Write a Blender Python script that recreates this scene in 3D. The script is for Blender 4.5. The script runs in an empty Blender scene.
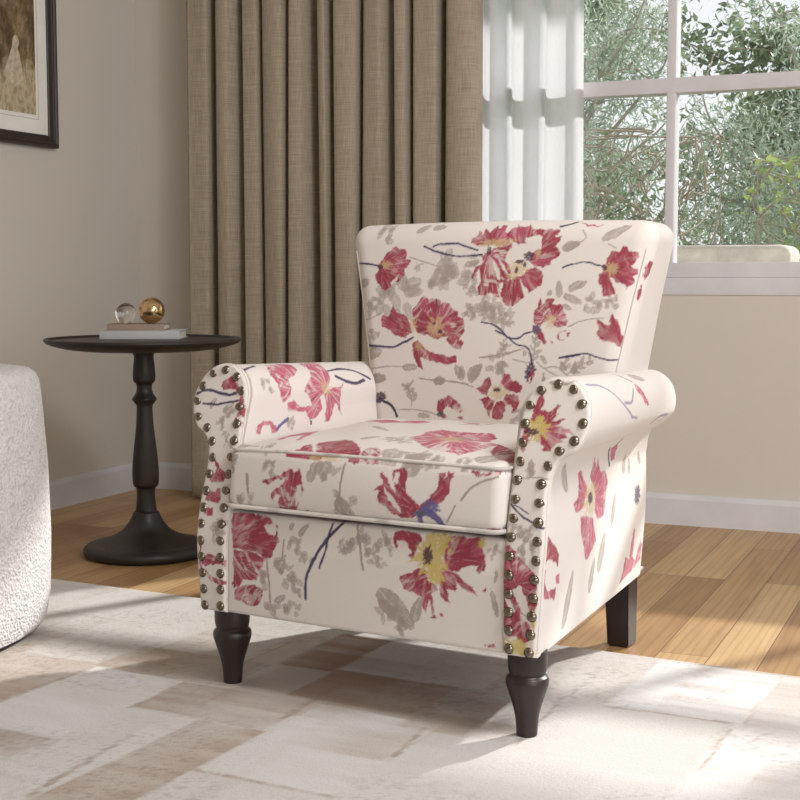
import bpy, bmesh, math, random
import numpy as np
from math import sin, cos, pi, radians, sqrt, atan2
SC = bpy.context.scene
COL = SC.collection
rng = np.random.default_rng(7)
random.seed(7)

# ------------------------------------------------------------------ helpers
def hexlin(r, g, b):
    f = lambda c: (c/255/12.92) if c/255 <= .04045 else ((c/255+.055)/1.055)**2.4
    return (f(r), f(g), f(b))

def mesh_np(name, co, quads, mat=None, parent=None, smooth=True, colors=None):
    co = np.asarray(co, np.float32); quads = np.asarray(quads, np.int32)
    me = bpy.data.meshes.new(name)
    me.vertices.add(len(co)); me.vertices.foreach_set('co', co.ravel())
    k = quads.shape[1]
    me.loops.add(quads.size); me.polygons.add(len(quads))
    me.polygons.foreach_set('loop_start', np.arange(0, quads.size, k, dtype=np.int32))
    me.polygons.foreach_set('loop_total', np.full(len(quads), k, np.int32))
    me.loops.foreach_set('vertex_index', quads.ravel())
    me.polygons.foreach_set('use_smooth', np.full(len(quads), smooth, bool))
    me.update(calc_edges=True); me.validate()
    if colors is not None:
        a = me.color_attributes.new('print', 'FLOAT_COLOR', 'POINT')
        c4 = np.ones((len(co), 4), np.float32); c4[:, :3] = colors
        a.data.foreach_set('color', c4.ravel())
    ob = bpy.data.objects.new(name, me); COL.objects.link(ob)
    if mat: me.materials.append(mat)
    if parent: ob.parent = parent
    return ob

def obj_bm(name, bm, mat=None, parent=None, smooth=False, autosmooth=None):
    me = bpy.data.meshes.new(name)
    bmesh.ops.recalc_face_normals(bm, faces=bm.faces)
    bm.to_mesh(me); bm.free()
    if smooth:
        for p in me.polygons: p.use_smooth = True
    if autosmooth: me.set_sharp_from_angle(angle=radians(autosmooth))
    ob = bpy.data.objects.new(name, me); COL.objects.link(ob)
    if mat: me.materials.append(mat)
    if parent: ob.parent = parent
    return ob

def add_box(bm, x0, x1, y0, y1, z0, z1, bev=0):
    b = bmesh.new()
    bmesh.ops.create_cube(b, size=1)
    for v in b.verts:
        v.co = ((x0+x1)/2+v.co.x*(x1-x0), (y0+y1)/2+v.co.y*(y1-y0), (z0+z1)/2+v.co.z*(z1-z0))
    if bev: bmesh.ops.bevel(b, geom=b.edges[:], offset=bev, segments=3, affect='EDGES', profile=.5)
    tmp = bpy.data.meshes.new('tmp'); b.to_mesh(tmp); b.free(); bm.from_mesh(tmp); bpy.data.meshes.remove(tmp)

def box_obj(name, x0, x1, y0, y1, z0, z1, mat, parent=None, bev=0):
    bm = bmesh.new(); add_box(bm, x0, x1, y0, y1, z0, z1, bev)
    return obj_bm(name, bm, mat, parent, smooth=bool(bev), autosmooth=35 if bev else None)

def empty(name, loc=(0, 0, 0), rz=0):
    o = bpy.data.objects.new(name, None); COL.objects.link(o)
    o.location = loc; o.rotation_euler = (0, 0, rz); o.empty_display_size = .1
    return o

def tag(o, label=None, cat=None, group=None, kind=None):
    if label: o['label'] = label
    if cat: o['category'] = cat
    if group: o['group'] = group
    if kind: o['kind'] = kind
    return o

def lathe(name, prof, mat, parent=None, n=72, loc=(0, 0, 0), sub=4, auto=40):
    """profile of (r, z) from bottom to top, densified by linear steps"""
    P = np.array(prof, float)
    a = np.linspace(0, 2*pi, n, endpoint=False)
    co = [(0, 0, P[0, 1])]
    for r, z in P:
        for t in a: co.append((r*cos(t), r*sin(t), z))
    co.append((0, 0, P[-1, 1]))
    bm = bmesh.new(); vs = [bm.verts.new(c) for c in co]
    m = len(P)
    for i in range(m-1):
        for j in range(n):
            bm.faces.new((vs[1+i*n+j], vs[1+i*n+(j+1) % n], vs[1+(i+1)*n+(j+1) % n], vs[1+(i+1)*n+j]))
    for j in range(n):
        bm.faces.new((vs[0], vs[1+(j+1) % n], vs[1+j]))
        bm.faces.new((vs[-1], vs[1+(m-1)*n+j], vs[1+(m-1)*n+(j+1) % n]))
    o = obj_bm(name, bm, mat, parent, smooth=True, autosmooth=auto)
    o.location = loc
    return o

def catmull(pts, n):
    P = np.array(pts, float); out = []
    Q = np.vstack([2*P[0]-P[1], P, 2*P[-1]-P[-2]])
    for i in range(1, len(Q)-2):
        t = np.linspace(0, 1, n, endpoint=False)[:, None]
        p0, p1, p2, p3 = Q[i-1], Q[i], Q[i+1], Q[i+2]
        out.append(.5*((2*p1)+(-p0+p2)*t+(2*p0-5*p1+4*p2-p3)*t**2+(-p0+3*p1-3*p2+p3)*t**3))
    return np.vstack(out+[P[-1:]])

def tube(name, path, rad, mat, parent=None, seg=8, closed=False, colors_fn=None):
    P = np.array(path, float); N = len(P)
    T = np.gradient(P, axis=0)
    if closed: T = np.roll(P, -1, 0)-np.roll(P, 1, 0)
    T /= np.linalg.norm(T, axis=1)[:, None]+1e-12
    ref = np.where(np.abs(T[:, 2:3]) < .9, np.array([[0, 0, 1.]]), np.array([[1., 0, 0]]))
    n1 = np.cross(T, ref); n1 /= np.linalg.norm(n1, axis=1)[:, None]
    for i in range(1, N):                      # parallel transport
        v = n1[i-1]-T[i]*np.dot(n1[i-1], T[i]); n1[i] = v/np.linalg.norm(v)
    n2 = np.cross(T, n1)
    a = np.linspace(0, 2*pi, seg, endpoint=False)
    rad = np.broadcast_to(np.asarray(rad, float), (N,))
    co = P[:, None]+rad[:, None, None]*(np.cos(a)[None, :, None]*n1[:, None]+np.sin(a)[None, :, None]*n2[:, None])
    co = co.reshape(-1, 3)
    q = []
    M = N if closed else N-1
    for i in range(M):
        k = (i+1) % N
        for j in range(seg):
            q.append((i*seg+j, i*seg+(j+1) % seg, k*seg+(j+1) % seg, k*seg+j))
    if not closed:
        co = np.vstack([co, P[0], P[-1]]); c0, c1 = len(co)-2, len(co)-1
        for j in range(seg):
            q.append((c0, (j+1) % seg, j, c0)); q.append((c1, (N-1)*seg+j, (N-1)*seg+(j+1) % seg, c1))
        bm = bmesh.new(); vs = [bm.verts.new(c) for c in co]
        for f in q:
            f = list(dict.fromkeys(f)); bm.faces.new([vs[i] for i in f])
        o = obj_bm(name, bm, mat, parent, smooth=True)
    else:
        o = mesh_np(name, co, q, mat, parent)
    if colors_fn is not None:
        me = o.data; c = np.empty(len(me.vertices)*3, np.float32); me.vertices.foreach_get('co', c); c = c.reshape(-1, 3)
        at = me.color_attributes.new('print', 'FLOAT_COLOR', 'POINT')
        c4 = np.ones((len(c), 4), np.float32); c4[:, :3] = colors_fn(c); at.data.foreach_set('color', c4.ravel())
    return o

def rbox_np(hx, hy, hz, r, d):
    """dense rounded box: returns co, quads (welded)"""
    def lin(h):
        return np.linspace(-h, h, max(2, int(round(2*h/d))+1))
    X, Y, Z = lin(hx), lin(hy), lin(hz)
    cos_, qs, off = [], [], 0
    def face(A, B, f, flip):
        nonlocal off
        a, b = np.meshgrid(A, B, indexing='ij')
        c = f(a, b).reshape(-1, 3)
        n, m = len(A), len(B)
        i, j = np.meshgrid(np.arange(n-1), np.arange(m-1), indexing='ij')
        k = (i*m+j).ravel()
        q = np.stack([k, k+m, k+m+1, k+1], 1)
        if flip: q = q[:, ::-1]
        cos_.append(c); qs.append(q+off); off += len(c)
    st = lambda *a: np.stack(a, -1)
    for s in (-1, 1):
        face(X, Y, lambda a, b: st(a, b, np.full_like(a, s*hz)), s < 0)
        face(X, Z, lambda a, b: st(a, np.full_like(a, s*hy), b), s > 0)
        face(Y, Z, lambda a, b: st(np.full_like(a, s*hx), a, b), s < 0)
    co = np.vstack(cos_); q = np.vstack(qs)
    key = np.round(co*1e5).astype(np.int64)
    _, idx, inv = np.unique(key, axis=0, return_index=True, return_inverse=True)
    co = co[idx]; q = inv.ravel()[q]
    h = np.array([hx, hy, hz]); core = np.clip(co, -(h-r), h-r)
    dv = co-core; L = np.linalg.norm(dv, axis=1)[:, None]
    co = core+np.where(L > 1e-9, dv/np.maximum(L, 1e-9)*r, 0)
    return co, q

# ------------------------------------------------------------------ node helper
def new_mat(name):
    m = bpy.data.materials.new(name); m.use_nodes = True
    nt = m.node_tree; nt.nodes.clear()
    out = nt.nodes.new('ShaderNodeOutputMaterial'); b = nt.nodes.new('ShaderNodeBsdfPrincipled')
    nt.links.new(b.outputs[0], out.inputs[0])
    return m, nt, b, out
def nd(nt, typ, **kw):
    n = nt.nodes.new(typ)
    for k, v in kw.items():
        if k in n.inputs.keys(): n.inputs[k].default_value = v
        else: setattr(n, k, v)
    return n
def noise(nt, vec, scale, detail=4, rough=.55):
    n = nd(nt, 'ShaderNodeTexNoise', Scale=scale, Detail=detail, Roughness=rough)
    if vec is not None: nt.links.new(vec, n.inputs['Vector'])
    return n.outputs[0]
def ramp(nt, fac, stops):
    n = nd(nt, 'ShaderNodeValToRGB'); nt.links.new(fac, n.inputs[0])
    e = n.color_ramp.elements
    while len(e) < len(stops): e.new(.5)
    for k, (p, c) in zip(e, stops): k.position = p; k.color = (*c, 1)
    return n.outputs[0]
def mapping(nt, vec, scale=(1, 1, 1), rot=(0, 0, 0), loc=(0, 0, 0)):
    n = nd(nt, 'ShaderNodeMapping'); n.inputs['Scale'].default_value = scale; n.inputs['Rotation'].default_value = rot
    n.inputs['Location'].default_value = loc
    nt.links.new(vec, n.inputs[0]); return n.outputs[0]
def bump(nt, b, h, strength=.3, dist=.002):
    n = nd(nt, 'ShaderNodeBump', Strength=strength, Distance=dist)
    nt.links.new(h, n.inputs['Height']); nt.links.new(n.outputs[0], b.inputs['Normal']); return n
def mixc(nt, fac, a, b, mode='MIX'):
    n = nd(nt, 'ShaderNodeMix', data_type='RGBA', blend_type=mode)
    if isinstance(fac, (int, float)): n.inputs[0].default_value = fac
    else: nt.links.new(fac, n.inputs[0])
    for s, i in ((a, 6), (b, 7)):
        if isinstance(s, tuple): n.inputs[i].default_value = (*s, 1)
        else: nt.links.new(s, n.inputs[i])
    return n.outputs[2]
def simple(name, rgb, rough=.6, metal=0, spec=.5, nscale=None, nstr=.1, var=.06):
    m, nt, b, out = new_mat(name)
    b.inputs['Roughness'].default_value = rough; b.inputs['Metallic'].default_value = metal
    b.inputs['Specular IOR Level'].default_value = spec
    tc = nd(nt, 'ShaderNodeTexCoord')
    n = noise(nt, tc.outputs['Object'], nscale or 8)
    c = ramp(nt, n, [(.3, tuple(v*(1-var) for v in rgb)), (.7, tuple(min(1, v*(1+var)) for v in rgb))])
    nt.links.new(c, b.inputs['Base Color'])
    if nscale: bump(nt, b, n, nstr)
    return m

# ------------------------------------------------------------------ materials
def fabric_print_mat():
    m, nt, b, out = new_mat('floral_print_fabric')
    at = nd(nt, 'ShaderNodeVertexColor', layer_name='print')
    tc = nd(nt, 'ShaderNodeTexCoord')
    n = noise(nt, tc.outputs['Object'], 900, 2)
    g = ramp(nt, n, [(.3, (.93, .93, .93)), (.7, (1, 1, 1))])
    nt.links.new(mixc(nt, 1.0, at.outputs[0], g, 'MULTIPLY'), b.inputs['Base Color'])
    b.inputs['Roughness'].default_value = .85; b.inputs['Specular IOR Level'].default_value = .25
    b.inputs['Sheen Weight'].default_value = .12; b.inputs['Sheen Roughness'].default_value = .5
    bump(nt, b, n, .25, .0006)
    return m
M = {}
M['print'] = fabric_print_mat()
M['dark_wood'] = simple('dark_espresso_wood', (.022, .013, .011), .38, nscale=30, nstr=.03)
M['table_wood'] = simple('dark_table_wood', (.022, .018, .016), .42, nscale=25, nstr=.08, var=.25)
M['bronze'] = simple('aged_bronze_nail', (.21, .175, .14), .2, metal=1)
M['gold'] = simple('polished_gold', (.66, .47, .25), .08, metal=1)
M['frame_black'] = simple('dark_brown_frame', (.035, .025, .022), .4)
M['white_trim'] = simple('white_trim_paint', hexlin(212, 211, 214), .4)
M['book_pale'] = simple('pale_grey_book_cover', hexlin(188, 190, 190), .6)
M['book_tan'] = simple('tan_book_cover', hexlin(150, 132, 120), .7)
M['paper'] = simple('book_paper', hexlin(215, 208, 196), .8)
M['mat_board'] = simple('cream_mat_board', hexlin(236, 233, 228), .8)

def wall_mat(name, rgb):
    m, nt, b, out = new_mat(name)
    tc = nd(nt, 'ShaderNodeTexCoord')
    n = noise(nt, tc.outputs['Object'], 260, 3)
    n2 = noise(nt, tc.outputs['Object'], 1.3, 3)
    c = ramp(nt, n2, [(.3, tuple(v*.97 for v in rgb)), (.7, tuple(v*1.02 for v in rgb))])
    nt.links.new(c, b.inputs['Base Color']); b.inputs['Roughness'].default_value = .8
    bump(nt, b, n, .08, .0005)
    return m
M['wall'] = wall_mat('greige_wall_paint', hexlin(208, 202, 193))
M['ceiling'] = wall_mat('white_ceiling_paint', hexlin(235, 232, 226))

def floor_mat():
    m, nt, b, out = new_mat('oak_plank_floor')
    tc = nd(nt, 'ShaderNodeTexCoord'); L = nt.links
    # planks run along y: brick texture with rows across x
    mp = mapping(nt, tc.outputs['Object'], rot=(0, 0, pi/2), loc=(0.0, .004, 0))
    br = nd(nt, 'ShaderNodeTexBrick'); L.new(mp, br.inputs['Vector'])
    br.offset = .37; br.offset_frequency = 3
    br.inputs['Color1'].default_value = (0, 0, 0, 1); br.inputs['Color2'].default_value = (1, 1, 1, 1)
    br.inputs['Mortar'].default_value = (.5, .5, .5, 1)
    br.inputs['Scale'].default_value = 1; br.inputs['Mortar Size'].default_value = .0011
    br.inputs['Mortar Smooth'].default_value = .2; br.inputs['Brick Width'].default_value = 1.15; br.inputs['Row Height'].default_value = .1
    # grain: stretched noise, shifted per plank
    sep = nd(nt, 'ShaderNodeSeparateXYZ'); L.new(tc.outputs['Object'], sep.inputs[0])
    mul = nd(nt, 'ShaderNodeMath', operation='MULTIPLY'); L.new(br.outputs['Color'], mul.inputs[0]); mul.inputs[1].default_value = 7.3
    cmb = nd(nt, 'ShaderNodeCombineXYZ'); L.new(sep.outputs[0], cmb.inputs[0]); L.new(sep.outputs[1], cmb.inputs[1]); L.new(mul.outputs[0], cmb.inputs[2])
    g1 = mapping(nt, cmb.outputs[0], scale=(26, 2.2, 1))
    nz = noise(nt, g1, 1.6, 5, .6)
    wv = nd(nt, 'ShaderNodeTexWave', wave_type='BANDS', bands_direction='X'); L.new(mapping(nt, cmb.outputs[0], scale=(14, .75, 1)), wv.inputs['Vector'])
    wv.inputs['Scale'].default_value = 1.2; wv.inputs['Distortion'].default_value = 7; wv.inputs['Detail'].default_value = 2.5; wv.inputs['Detail Scale'].default_value = .9
    base = ramp(nt, br.outputs['Color'], [(0, hexlin(154, 119, 79)), (.5, hexlin(179, 146, 103)), (1, hexlin(198, 168, 124))])
    gr = ramp(nt, nz, [(.3, (.76, .70, .64)), (.62, (1.04, 1.03, 1.02))])
    c = mixc(nt, .75, base, gr, 'MULTIPLY')
    wr = ramp(nt, wv.outputs[0], [(.0, (.74, .66, .58)), (.35, (1, 1, 1))])
    c = mixc(nt, .55, c, wr, 'MULTIPLY')
    c = mixc(nt, br.outputs['Fac'], c, hexlin(92, 62, 38))
    L.new(c, b.inputs['Base Color']); b.inputs['Roughness'].default_value = .42
    bump(nt, b, br.outputs['Fac'], -.25, .002)
    return m
M['floor'] = floor_mat()

def linen_mat():
    m, nt, b, out = new_mat('taupe_linen'); L = nt.links
    tc = nd(nt, 'ShaderNodeTexCoord')
    h = noise(nt, mapping(nt, tc.outputs['UV'], scale=(11, 400, 1)), 1, 3)
    v = noise(nt, mapping(nt, tc.outputs['UV'], scale=(330, 14, 1)), 1, 3)
    s = nd(nt, 'ShaderNodeMath', operation='ADD'); L.new(h, s.inputs[0]); L.new(v, s.inputs[1])
    hv = nd(nt, 'ShaderNodeMath', operation='MULTIPLY'); L.new(s.outputs[0], hv.inputs[0]); hv.inputs[1].default_value = .5
    c = ramp(nt, hv.outputs[0], [(.33, hexlin(141, 130, 114)), (.5, hexlin(162, 151, 134)), (.67, hexlin(182, 171, 154))])
    L.new(c, b.inputs['Base Color']); b.inputs['Roughness'].default_value = .9; b.inputs['Specular IOR Level'].default_value = .15
    bump(nt, b, hv.outputs[0], .3, .001)
    return m
M['linen'] = linen_mat()

def sheer_mat():
    m, nt, b, out = new_mat('sheer_voile'); L = nt.links
    nt.nodes.remove(b)
    d = nd(nt, 'ShaderNodeBsdfDiffuse'); d.inputs[0].default_value = (.78, .79, .81, 1)
    t = nd(nt, 'ShaderNodeBsdfTranslucent'); t.inputs[0].default_value = (.78, .79, .81, 1)
    tr = nd(nt, 'ShaderNodeBsdfTransparent')
    a = nd(nt, 'ShaderNodeMixShader'); a.inputs[0].default_value = .55; L.new(d.outputs[0], a.inputs[1]); L.new(t.outputs[0], a.inputs[2])
    tc = nd(nt, 'ShaderNodeTexCoord')
    n = noise(nt, mapping(nt, tc.outputs['UV'], scale=(500, 40, 1)), 1, 2)
    mr = nd(nt, 'ShaderNodeMapRange'); L.new(n, mr.inputs[0]); mr.inputs[3].default_value = .08; mr.inputs[4].default_value = .22
    e = nd(nt, 'ShaderNodeMixShader'); L.new(mr.outputs[0], e.inputs[0]); L.new(a.outputs[0], e.inputs[1]); L.new(tr.outputs[0], e.inputs[2])
    L.new(e.outputs[0], out.inputs[0])
    return m
M['sheer'] = sheer_mat()

def pane_mat():
    m, nt, b, out = new_mat('window_glass'); L = nt.links
    nt.nodes.remove(b)
    tr = nd(nt, 'ShaderNodeBsdfTransparent'); tr.inputs[0].default_value = (.97, .98, .98, 1)
    g = nd(nt, 'ShaderNodeBsdfGlossy'); g.inputs['Roughness'].default_value = .015
    lw = nd(nt, 'ShaderNodeLayerWeight', Blend=.5)
    pw = nd(nt, 'ShaderNodeMath', operation='POWER'); L.new(lw.outputs['Facing'], pw.inputs[0]); pw.inputs[1].default_value = 5
    mu = nd(nt, 'ShaderNodeMath', operation='MULTIPLY_ADD'); L.new(pw.outputs[0], mu.inputs[0]); mu.inputs[1].default_value = .9; mu.inputs[2].default_value = .075
    e = nd(nt, 'ShaderNodeMixShader'); L.new(mu.outputs[0], e.inputs[0]); L.new(tr.outputs[0], e.inputs[1]); L.new(g.outputs[0], e.inputs[2])
    L.new(e.outputs[0], out.inputs[0])
    return m
M['pane'] = pane_mat()

def clear_glass():
    m, nt, b, out = new_mat('clear_crystal')
    b.inputs['Transmission Weight'].default_value = 1; b.inputs['Roughness'].default_value = .0
    b.inputs['IOR'].default_value = 1.5; b.inputs['Base Color'].default_value = (.95, .94, .93, 1)
    return m
M['crystal'] = clear_glass()

def boucle_mat():
    m, nt, b, out = new_mat('white_boucle'); L = nt.links
    tc = nd(nt, 'ShaderNodeTexCoord')
    v = nd(nt, 'ShaderNodeTexVoronoi', feature='SMOOTH_F1', Scale=185); L.new(tc.outputs['Object'], v.inputs['Vector'])
    n = noise(nt, tc.outputs['Object'], 60, 3)
    s = nd(nt, 'ShaderNodeMath', operation='ADD'); L.new(v.outputs['Distance'], s.inputs[0]); L.new(n, s.inputs[1])
    inv = nd(nt, 'ShaderNodeMath', operation='SUBTRACT'); inv.inputs[0].default_value = 1.4; L.new(s.outputs[0], inv.inputs[1])
    c = ramp(nt, inv.outputs[0], [(.15, hexlin(193, 188, 185)), (.6, hexlin(213, 209, 207))])
    L.new(c, b.inputs['Base Color']); b.inputs['Roughness'].default_value = .95; b.inputs['Specular IOR Level'].default_value = .1
    b.inputs['Sheen Weight'].default_value = .2
    bump(nt, b, inv.outputs[0], .75, .006)
    return m
M['boucle'] = boucle_mat()

def leaf_mat(name, rgb, rgb2):
    m, nt, b, out = new_mat(name); L = nt.links
    at = nd(nt, 'ShaderNodeVertexColor', layer_name='print')
    tc = nd(nt, 'ShaderNodeTexCoord')
    c = mixc(nt, at.outputs[0], rgb, rgb2)
    L.new(c, b.inputs['Base Color']); b.inputs['Roughness'].default_value = .5
    tl = nd(nt, 'ShaderNodeBsdfTranslucent'); L.new(c, tl.inputs[0])
    mx = nd(nt, 'ShaderNodeMixShader'); mx.inputs[0].default_value = .4
    L.new(b.outputs[0], mx.inputs[1]); L.new(tl.outputs[0], mx.inputs[2]); L.new(mx.outputs[0], out.inputs[0])
    return m
M['leaf_olive'] = leaf_mat('olive_leaf', hexlin(126, 148, 122), hexlin(208, 218, 202))
M['leaf_green'] = leaf_mat('green_leaf', hexlin(118, 148, 92), hexlin(180, 196, 120))
M['leaf_dark'] = leaf_mat('dark_leaf', hexlin(88, 108, 80), hexlin(150, 166, 132))
M['bark'] = simple('grey_brown_bark', hexlin(172, 160, 146), .9, nscale=20, nstr=.4, var=.2)
M['grass'] = simple('outdoor_grass', hexlin(96, 120, 66), .9, nscale=14, nstr=.5, var=.3)
M['blocker'] = simple('sun_blocker_paint', hexlin(200, 196, 190), .7)  # for the unseen slab added to block the sun

# ------------------------------------------------------------------ print painting (fabric pattern per vertex, in metres on the cloth)
def vnoise(p, f, seed=0):
    q = p*f+seed*17.31
    i = np.floor(q).astype(np.int64); t = q-i; t = t*t*(3-2*t)
    def h(x, y):
        n = (x*374761393+y*668265263+seed*974711) & 0x7fffffff
        n = ((n ^ (n >> 13))*1274126177) & 0x7fffffff
        return ((n ^ (n >> 16)) & 0xffff)/65535.
    a, b_, c, d = h(i[:, 0], i[:, 1]), h(i[:, 0]+1, i[:, 1]), h(i[:, 0], i[:, 1]+1), h(i[:, 0]+1, i[:, 1]+1)
    return (a*(1-t[:, 0])+b_*t[:, 0])*(1-t[:, 1])+(c*(1-t[:, 0])+d*t[:, 0])*t[:, 1]
def fbm(p, f, seed=0, o=3):
    s, w = 0, 0
    for k in range(o):
        s = s+vnoise(p, f*2**k, seed+k*5)/2**k; w += 1/2**k
    return s/w
def in_poly(p, poly):
    x, y = p[:, 0], p[:, 1]; r = np.zeros(len(p), bool); n = len(poly); j = n-1
    for i in range(n):
        xi, yi = poly[i]; xj, yj = poly[j]
        if abs(yj-yi) > 1e-12:
            r ^= ((yi > y) != (yj > y)) & (x < (xj-xi)*(y-yi)/(yj-yi)+xi)
        j = i
    return r

CREAM = np.array(hexlin(219, 212, 206)); CRIM = np.array(hexlin(148, 36, 62)); PINK = np.array(hexlin(184, 88, 112))
DEEP = np.array(hexlin(112, 24, 48)); LEAF = np.array(hexlin(158, 146, 138)); NAVY = np.array(hexlin(58, 48, 82))
YEL = np.array(hexlin(196, 176, 104)); TAN = np.array(hexlin(200, 178, 130)); PLUM = np.array(hexlin(74, 40, 58)); INK = np.array(hexlin(46, 38, 50))

def blend(c, m, col, a=1.):
    w = (m*a)[:, None] if not np.isscalar(m) else m*a
    return c*(1-w)+w*col

def sel(uv, pts, pad):
    pts = np.asarray(pts, float); lo, hi = pts.min(0)-pad, pts.max(0)+pad
    return np.nonzero((uv[:, 0] > lo[0]) & (uv[:, 0] < hi[0]) & (uv[:, 1] > lo[1]) & (uv[:, 1] < hi[1]))[0]

def wob(p, seed, amp=.004, f=90):
    return p+amp*(np.stack([fbm(p, f, seed), fbm(p, f, seed+50)], 1)-.5)*2

def p_leaf(C, uv, x, y, ang, ln, wd, seed, col=LEAF, a=.85):
    k = sel(uv, [(x, y)], ln)
    if not len(k): return
    p = wob(uv[k], seed, .0022, 160)-np.array([x, y]); ca, sa = cos(ang), sin(ang)
    t = (p[:, 0]*ca+p[:, 1]*sa)/ln; s = (-p[:, 0]*sa+p[:, 1]*ca)/wd
    prof = np.sqrt(np.clip(1-(2*t-1)**2, 0, 1))*(1-.35*t)
    m = ((t > 0) & (t < 1) & (np.abs(s) < .5*prof)).astype(float)
    tex = fbm(np.stack([t*3, s*5], 1), 1.7, seed)
    m = m*np.clip(.78+.8*(tex-.3), .5, 1)*np.where(np.abs(s) < .03, .55, 1)
    C[k] = blend(C[k], m, col, a)

def p_stem(C, uv, pts, w, col=NAVY, seed=0, a=.95, taper=True):
    P = catmull(pts, 14); k = sel(uv, P, .012)
    if not len(k): return
    p = wob(uv[k], seed, .0012, 120); d = np.full(len(k), 9.); tt = np.zeros(len(k))
    for i in range(len(P)-1):
        A, B = P[i], P[i+1]; ab = B-A; L2 = ab@ab+1e-12
        t = np.clip(((p-A)@ab)/L2, 0, 1); dd = np.linalg.norm(p-A-t[:, None]*ab, axis=1)
        u = dd < d; d[u] = dd[u]; tt[u] = ((i+t)/(len(P)-1))[u]
    ww = w*(.55+.6*fbm(np.stack([tt*6, tt*0], 1), 1, seed)) if taper else w
    m = np.clip((ww-d)/.0012+.5, 0, 1)
    C[k] = blend(C[k], m, col, a)

def p_sprig(C, uv, x, y, ang, ln, n, seed, col=LEAF, a=.8, leaf=.03):
    r = random.Random(seed); ca, sa = cos(ang), sin(ang); bend = r.uniform(-.25, .25)
    P = [(x+ca*ln*t-sa*bend*ln*t*t, y+sa*ln*t+ca*bend*ln*t*t) for t in (0, .35, .7, 1)]
    p_stem(C, uv, P, .0014, col, seed, a)
    for i in range(n):
        t = .2+.8*i/n; q = (x+ca*ln*t-sa*bend*ln*t*t, y+sa*ln*t+ca*bend*ln*t*t)
        s = 1 if i % 2 else -1
        p_leaf(C, uv, q[0], q[1], ang+s*r.uniform(.5, 1.1), leaf*r.uniform(.7, 1.15), leaf*r.uniform(.4, .6), seed+i, col, a)

def p_cluster(C, uv, x, y, R, n, seed, col=LEAF, a=.6):
    """watery cluster of small grey petals"""
    r = random.Random(seed); R *= 1.22; n += 3
    for i in range(n):
        th, d = r.uniform(0, 2*pi), R*sqrt(r.random())*.75
        p_leaf(C, uv, x+d*cos(th), y+d*sin(th), r.uniform(0, 2*pi), R*r.uniform(.55, .95), R*r.uniform(.42, .68), seed+i, col, a)

def poly_mask(p, poly):
    m = 0.
    for dx, dy in ((-.0005, -.0003), (.0003, -.0005), (.0005, .0003), (-.0003, .0005)): m = m+in_poly(p+np.array([dx, dy]), poly)
    return m/4.

def p_petals(C, uv, poly, cen, seed, a=.95, base=CRIM, white=.5, amp=.004):
    poly = np.asarray(poly, float); k = sel(uv, poly, .012)
    if not len(k): return
    p = wob(uv[k], seed, amp, 110); m = poly_mask(p, poly)
    p2 = wob(uv[k], seed+9, amp*.6, 300); m = np.minimum(m, np.maximum(poly_mask(p2, poly), np.clip((fbm(uv[k], 200, seed)-.43)*12, 0, 1)))
    d = uv[k]-np.asarray(cen); th = np.arctan2(d[:, 1], d[:, 0]); rr = np.linalg.norm(d, axis=1)
    rad = np.abs(poly-np.asarray(cen)).max()+1e-6
    st = fbm(np.stack([th*5, rr/rad*1.3], 1), 1.6, seed, 4)           # brush streaks fan out from the flower's centre
    st2 = fbm(np.stack([th*13, rr/rad*2.2], 1), 1.5, seed+3, 3)
    big = fbm(uv[k], 34, seed+21, 2)
    w = np.clip((st-.53)*9, 0, 1)*white*np.clip((big-.28)*3, 0, 1)*1.1+np.clip((st2-.62)*8, 0, 1)*white*.8
    ra = (seed*37 % 180)*pi/180; ca, sa = cos(ra), sin(ra)
    sc = fbm(np.stack([(uv[k][:, 0]*ca+uv[k][:, 1]*sa)*50, (-uv[k][:, 0]*sa+uv[k][:, 1]*ca)*170], 1), 1.1, seed+31, 4)   # dry-brush scratches
    w = np.clip(w*.75+np.clip((sc-.56)*11, 0, 1)*np.clip((fbm(uv[k], 30, seed+41, 2)-.45)*5, 0, 1)*white*1.0, 0, 1)
    col = blend(np.tile(base, (len(k), 1)), np.clip((big-.5)*2.2, 0, .6), PINK)
    col = blend(col, np.clip((.42-st2)*3.5, 0, .55), DEEP)
    col = blend(col, w, CREAM, .85)
    C[k] = C[k]*(1-m[:, None]*a)+col*m[:, None]*a

def p_blot(C, uv, x, y, rx, ry, seed, col=YEL, a=.9, ang=0., spiky=.5):
    k = sel(uv, [(x, y)], max(rx, ry)*1.8)
    if not len(k): return
    d = uv[k]-np.array([x, y]); ca, sa = cos(ang), sin(ang)
    q = np.stack([(d[:, 0]*ca+d[:, 1]*sa)/rx, (-d[:, 0]*sa+d[:, 1]*ca)/ry], 1)
    r = np.linalg.norm(q, axis=1); th = np.arctan2(q[:, 1], q[:, 0])
    lim = 1+spiky*(fbm(np.stack([np.cos(th)*3+th, np.sin(th)*3], 1), 2.2, seed)-.5)*2.2
    m = np.clip((lim-r)*6, 0, 1)*np.clip(fbm(uv[k], 260, seed+2)*2.2+.15, 0, 1)
    C[k] = blend(C[k], m, col, a)

def p_hole(C, uv, poly, seed, amp=.003, a=.95):
    poly = np.asarray(poly, float); k = sel(uv, poly, .01)
    if not len(k): return
    m = poly_mask(wob(uv[k], seed, amp, 140), poly)
    C[k] = blend(C[k], m, CREAM, a)

def p_eye(C, uv, x, y, R, seed, dark=True):
    p_blot(C, uv, x, y, R, R*1.1, seed, YEL, .95, spiky=.9)
    if dark: p_blot(C, uv, x, y, R*.38, R*.45, seed+4, PLUM, .95, spiky=.25)
    r = random.Random(seed)
    for i in range(16):
        th, d = r.uniform(0, 2*pi), R*r.uniform(.5, 1.05)
        p_blot(C, uv, x+d*cos(th), y+d*sin(th), .0018, .0018, seed+i, PLUM, .8)

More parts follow.
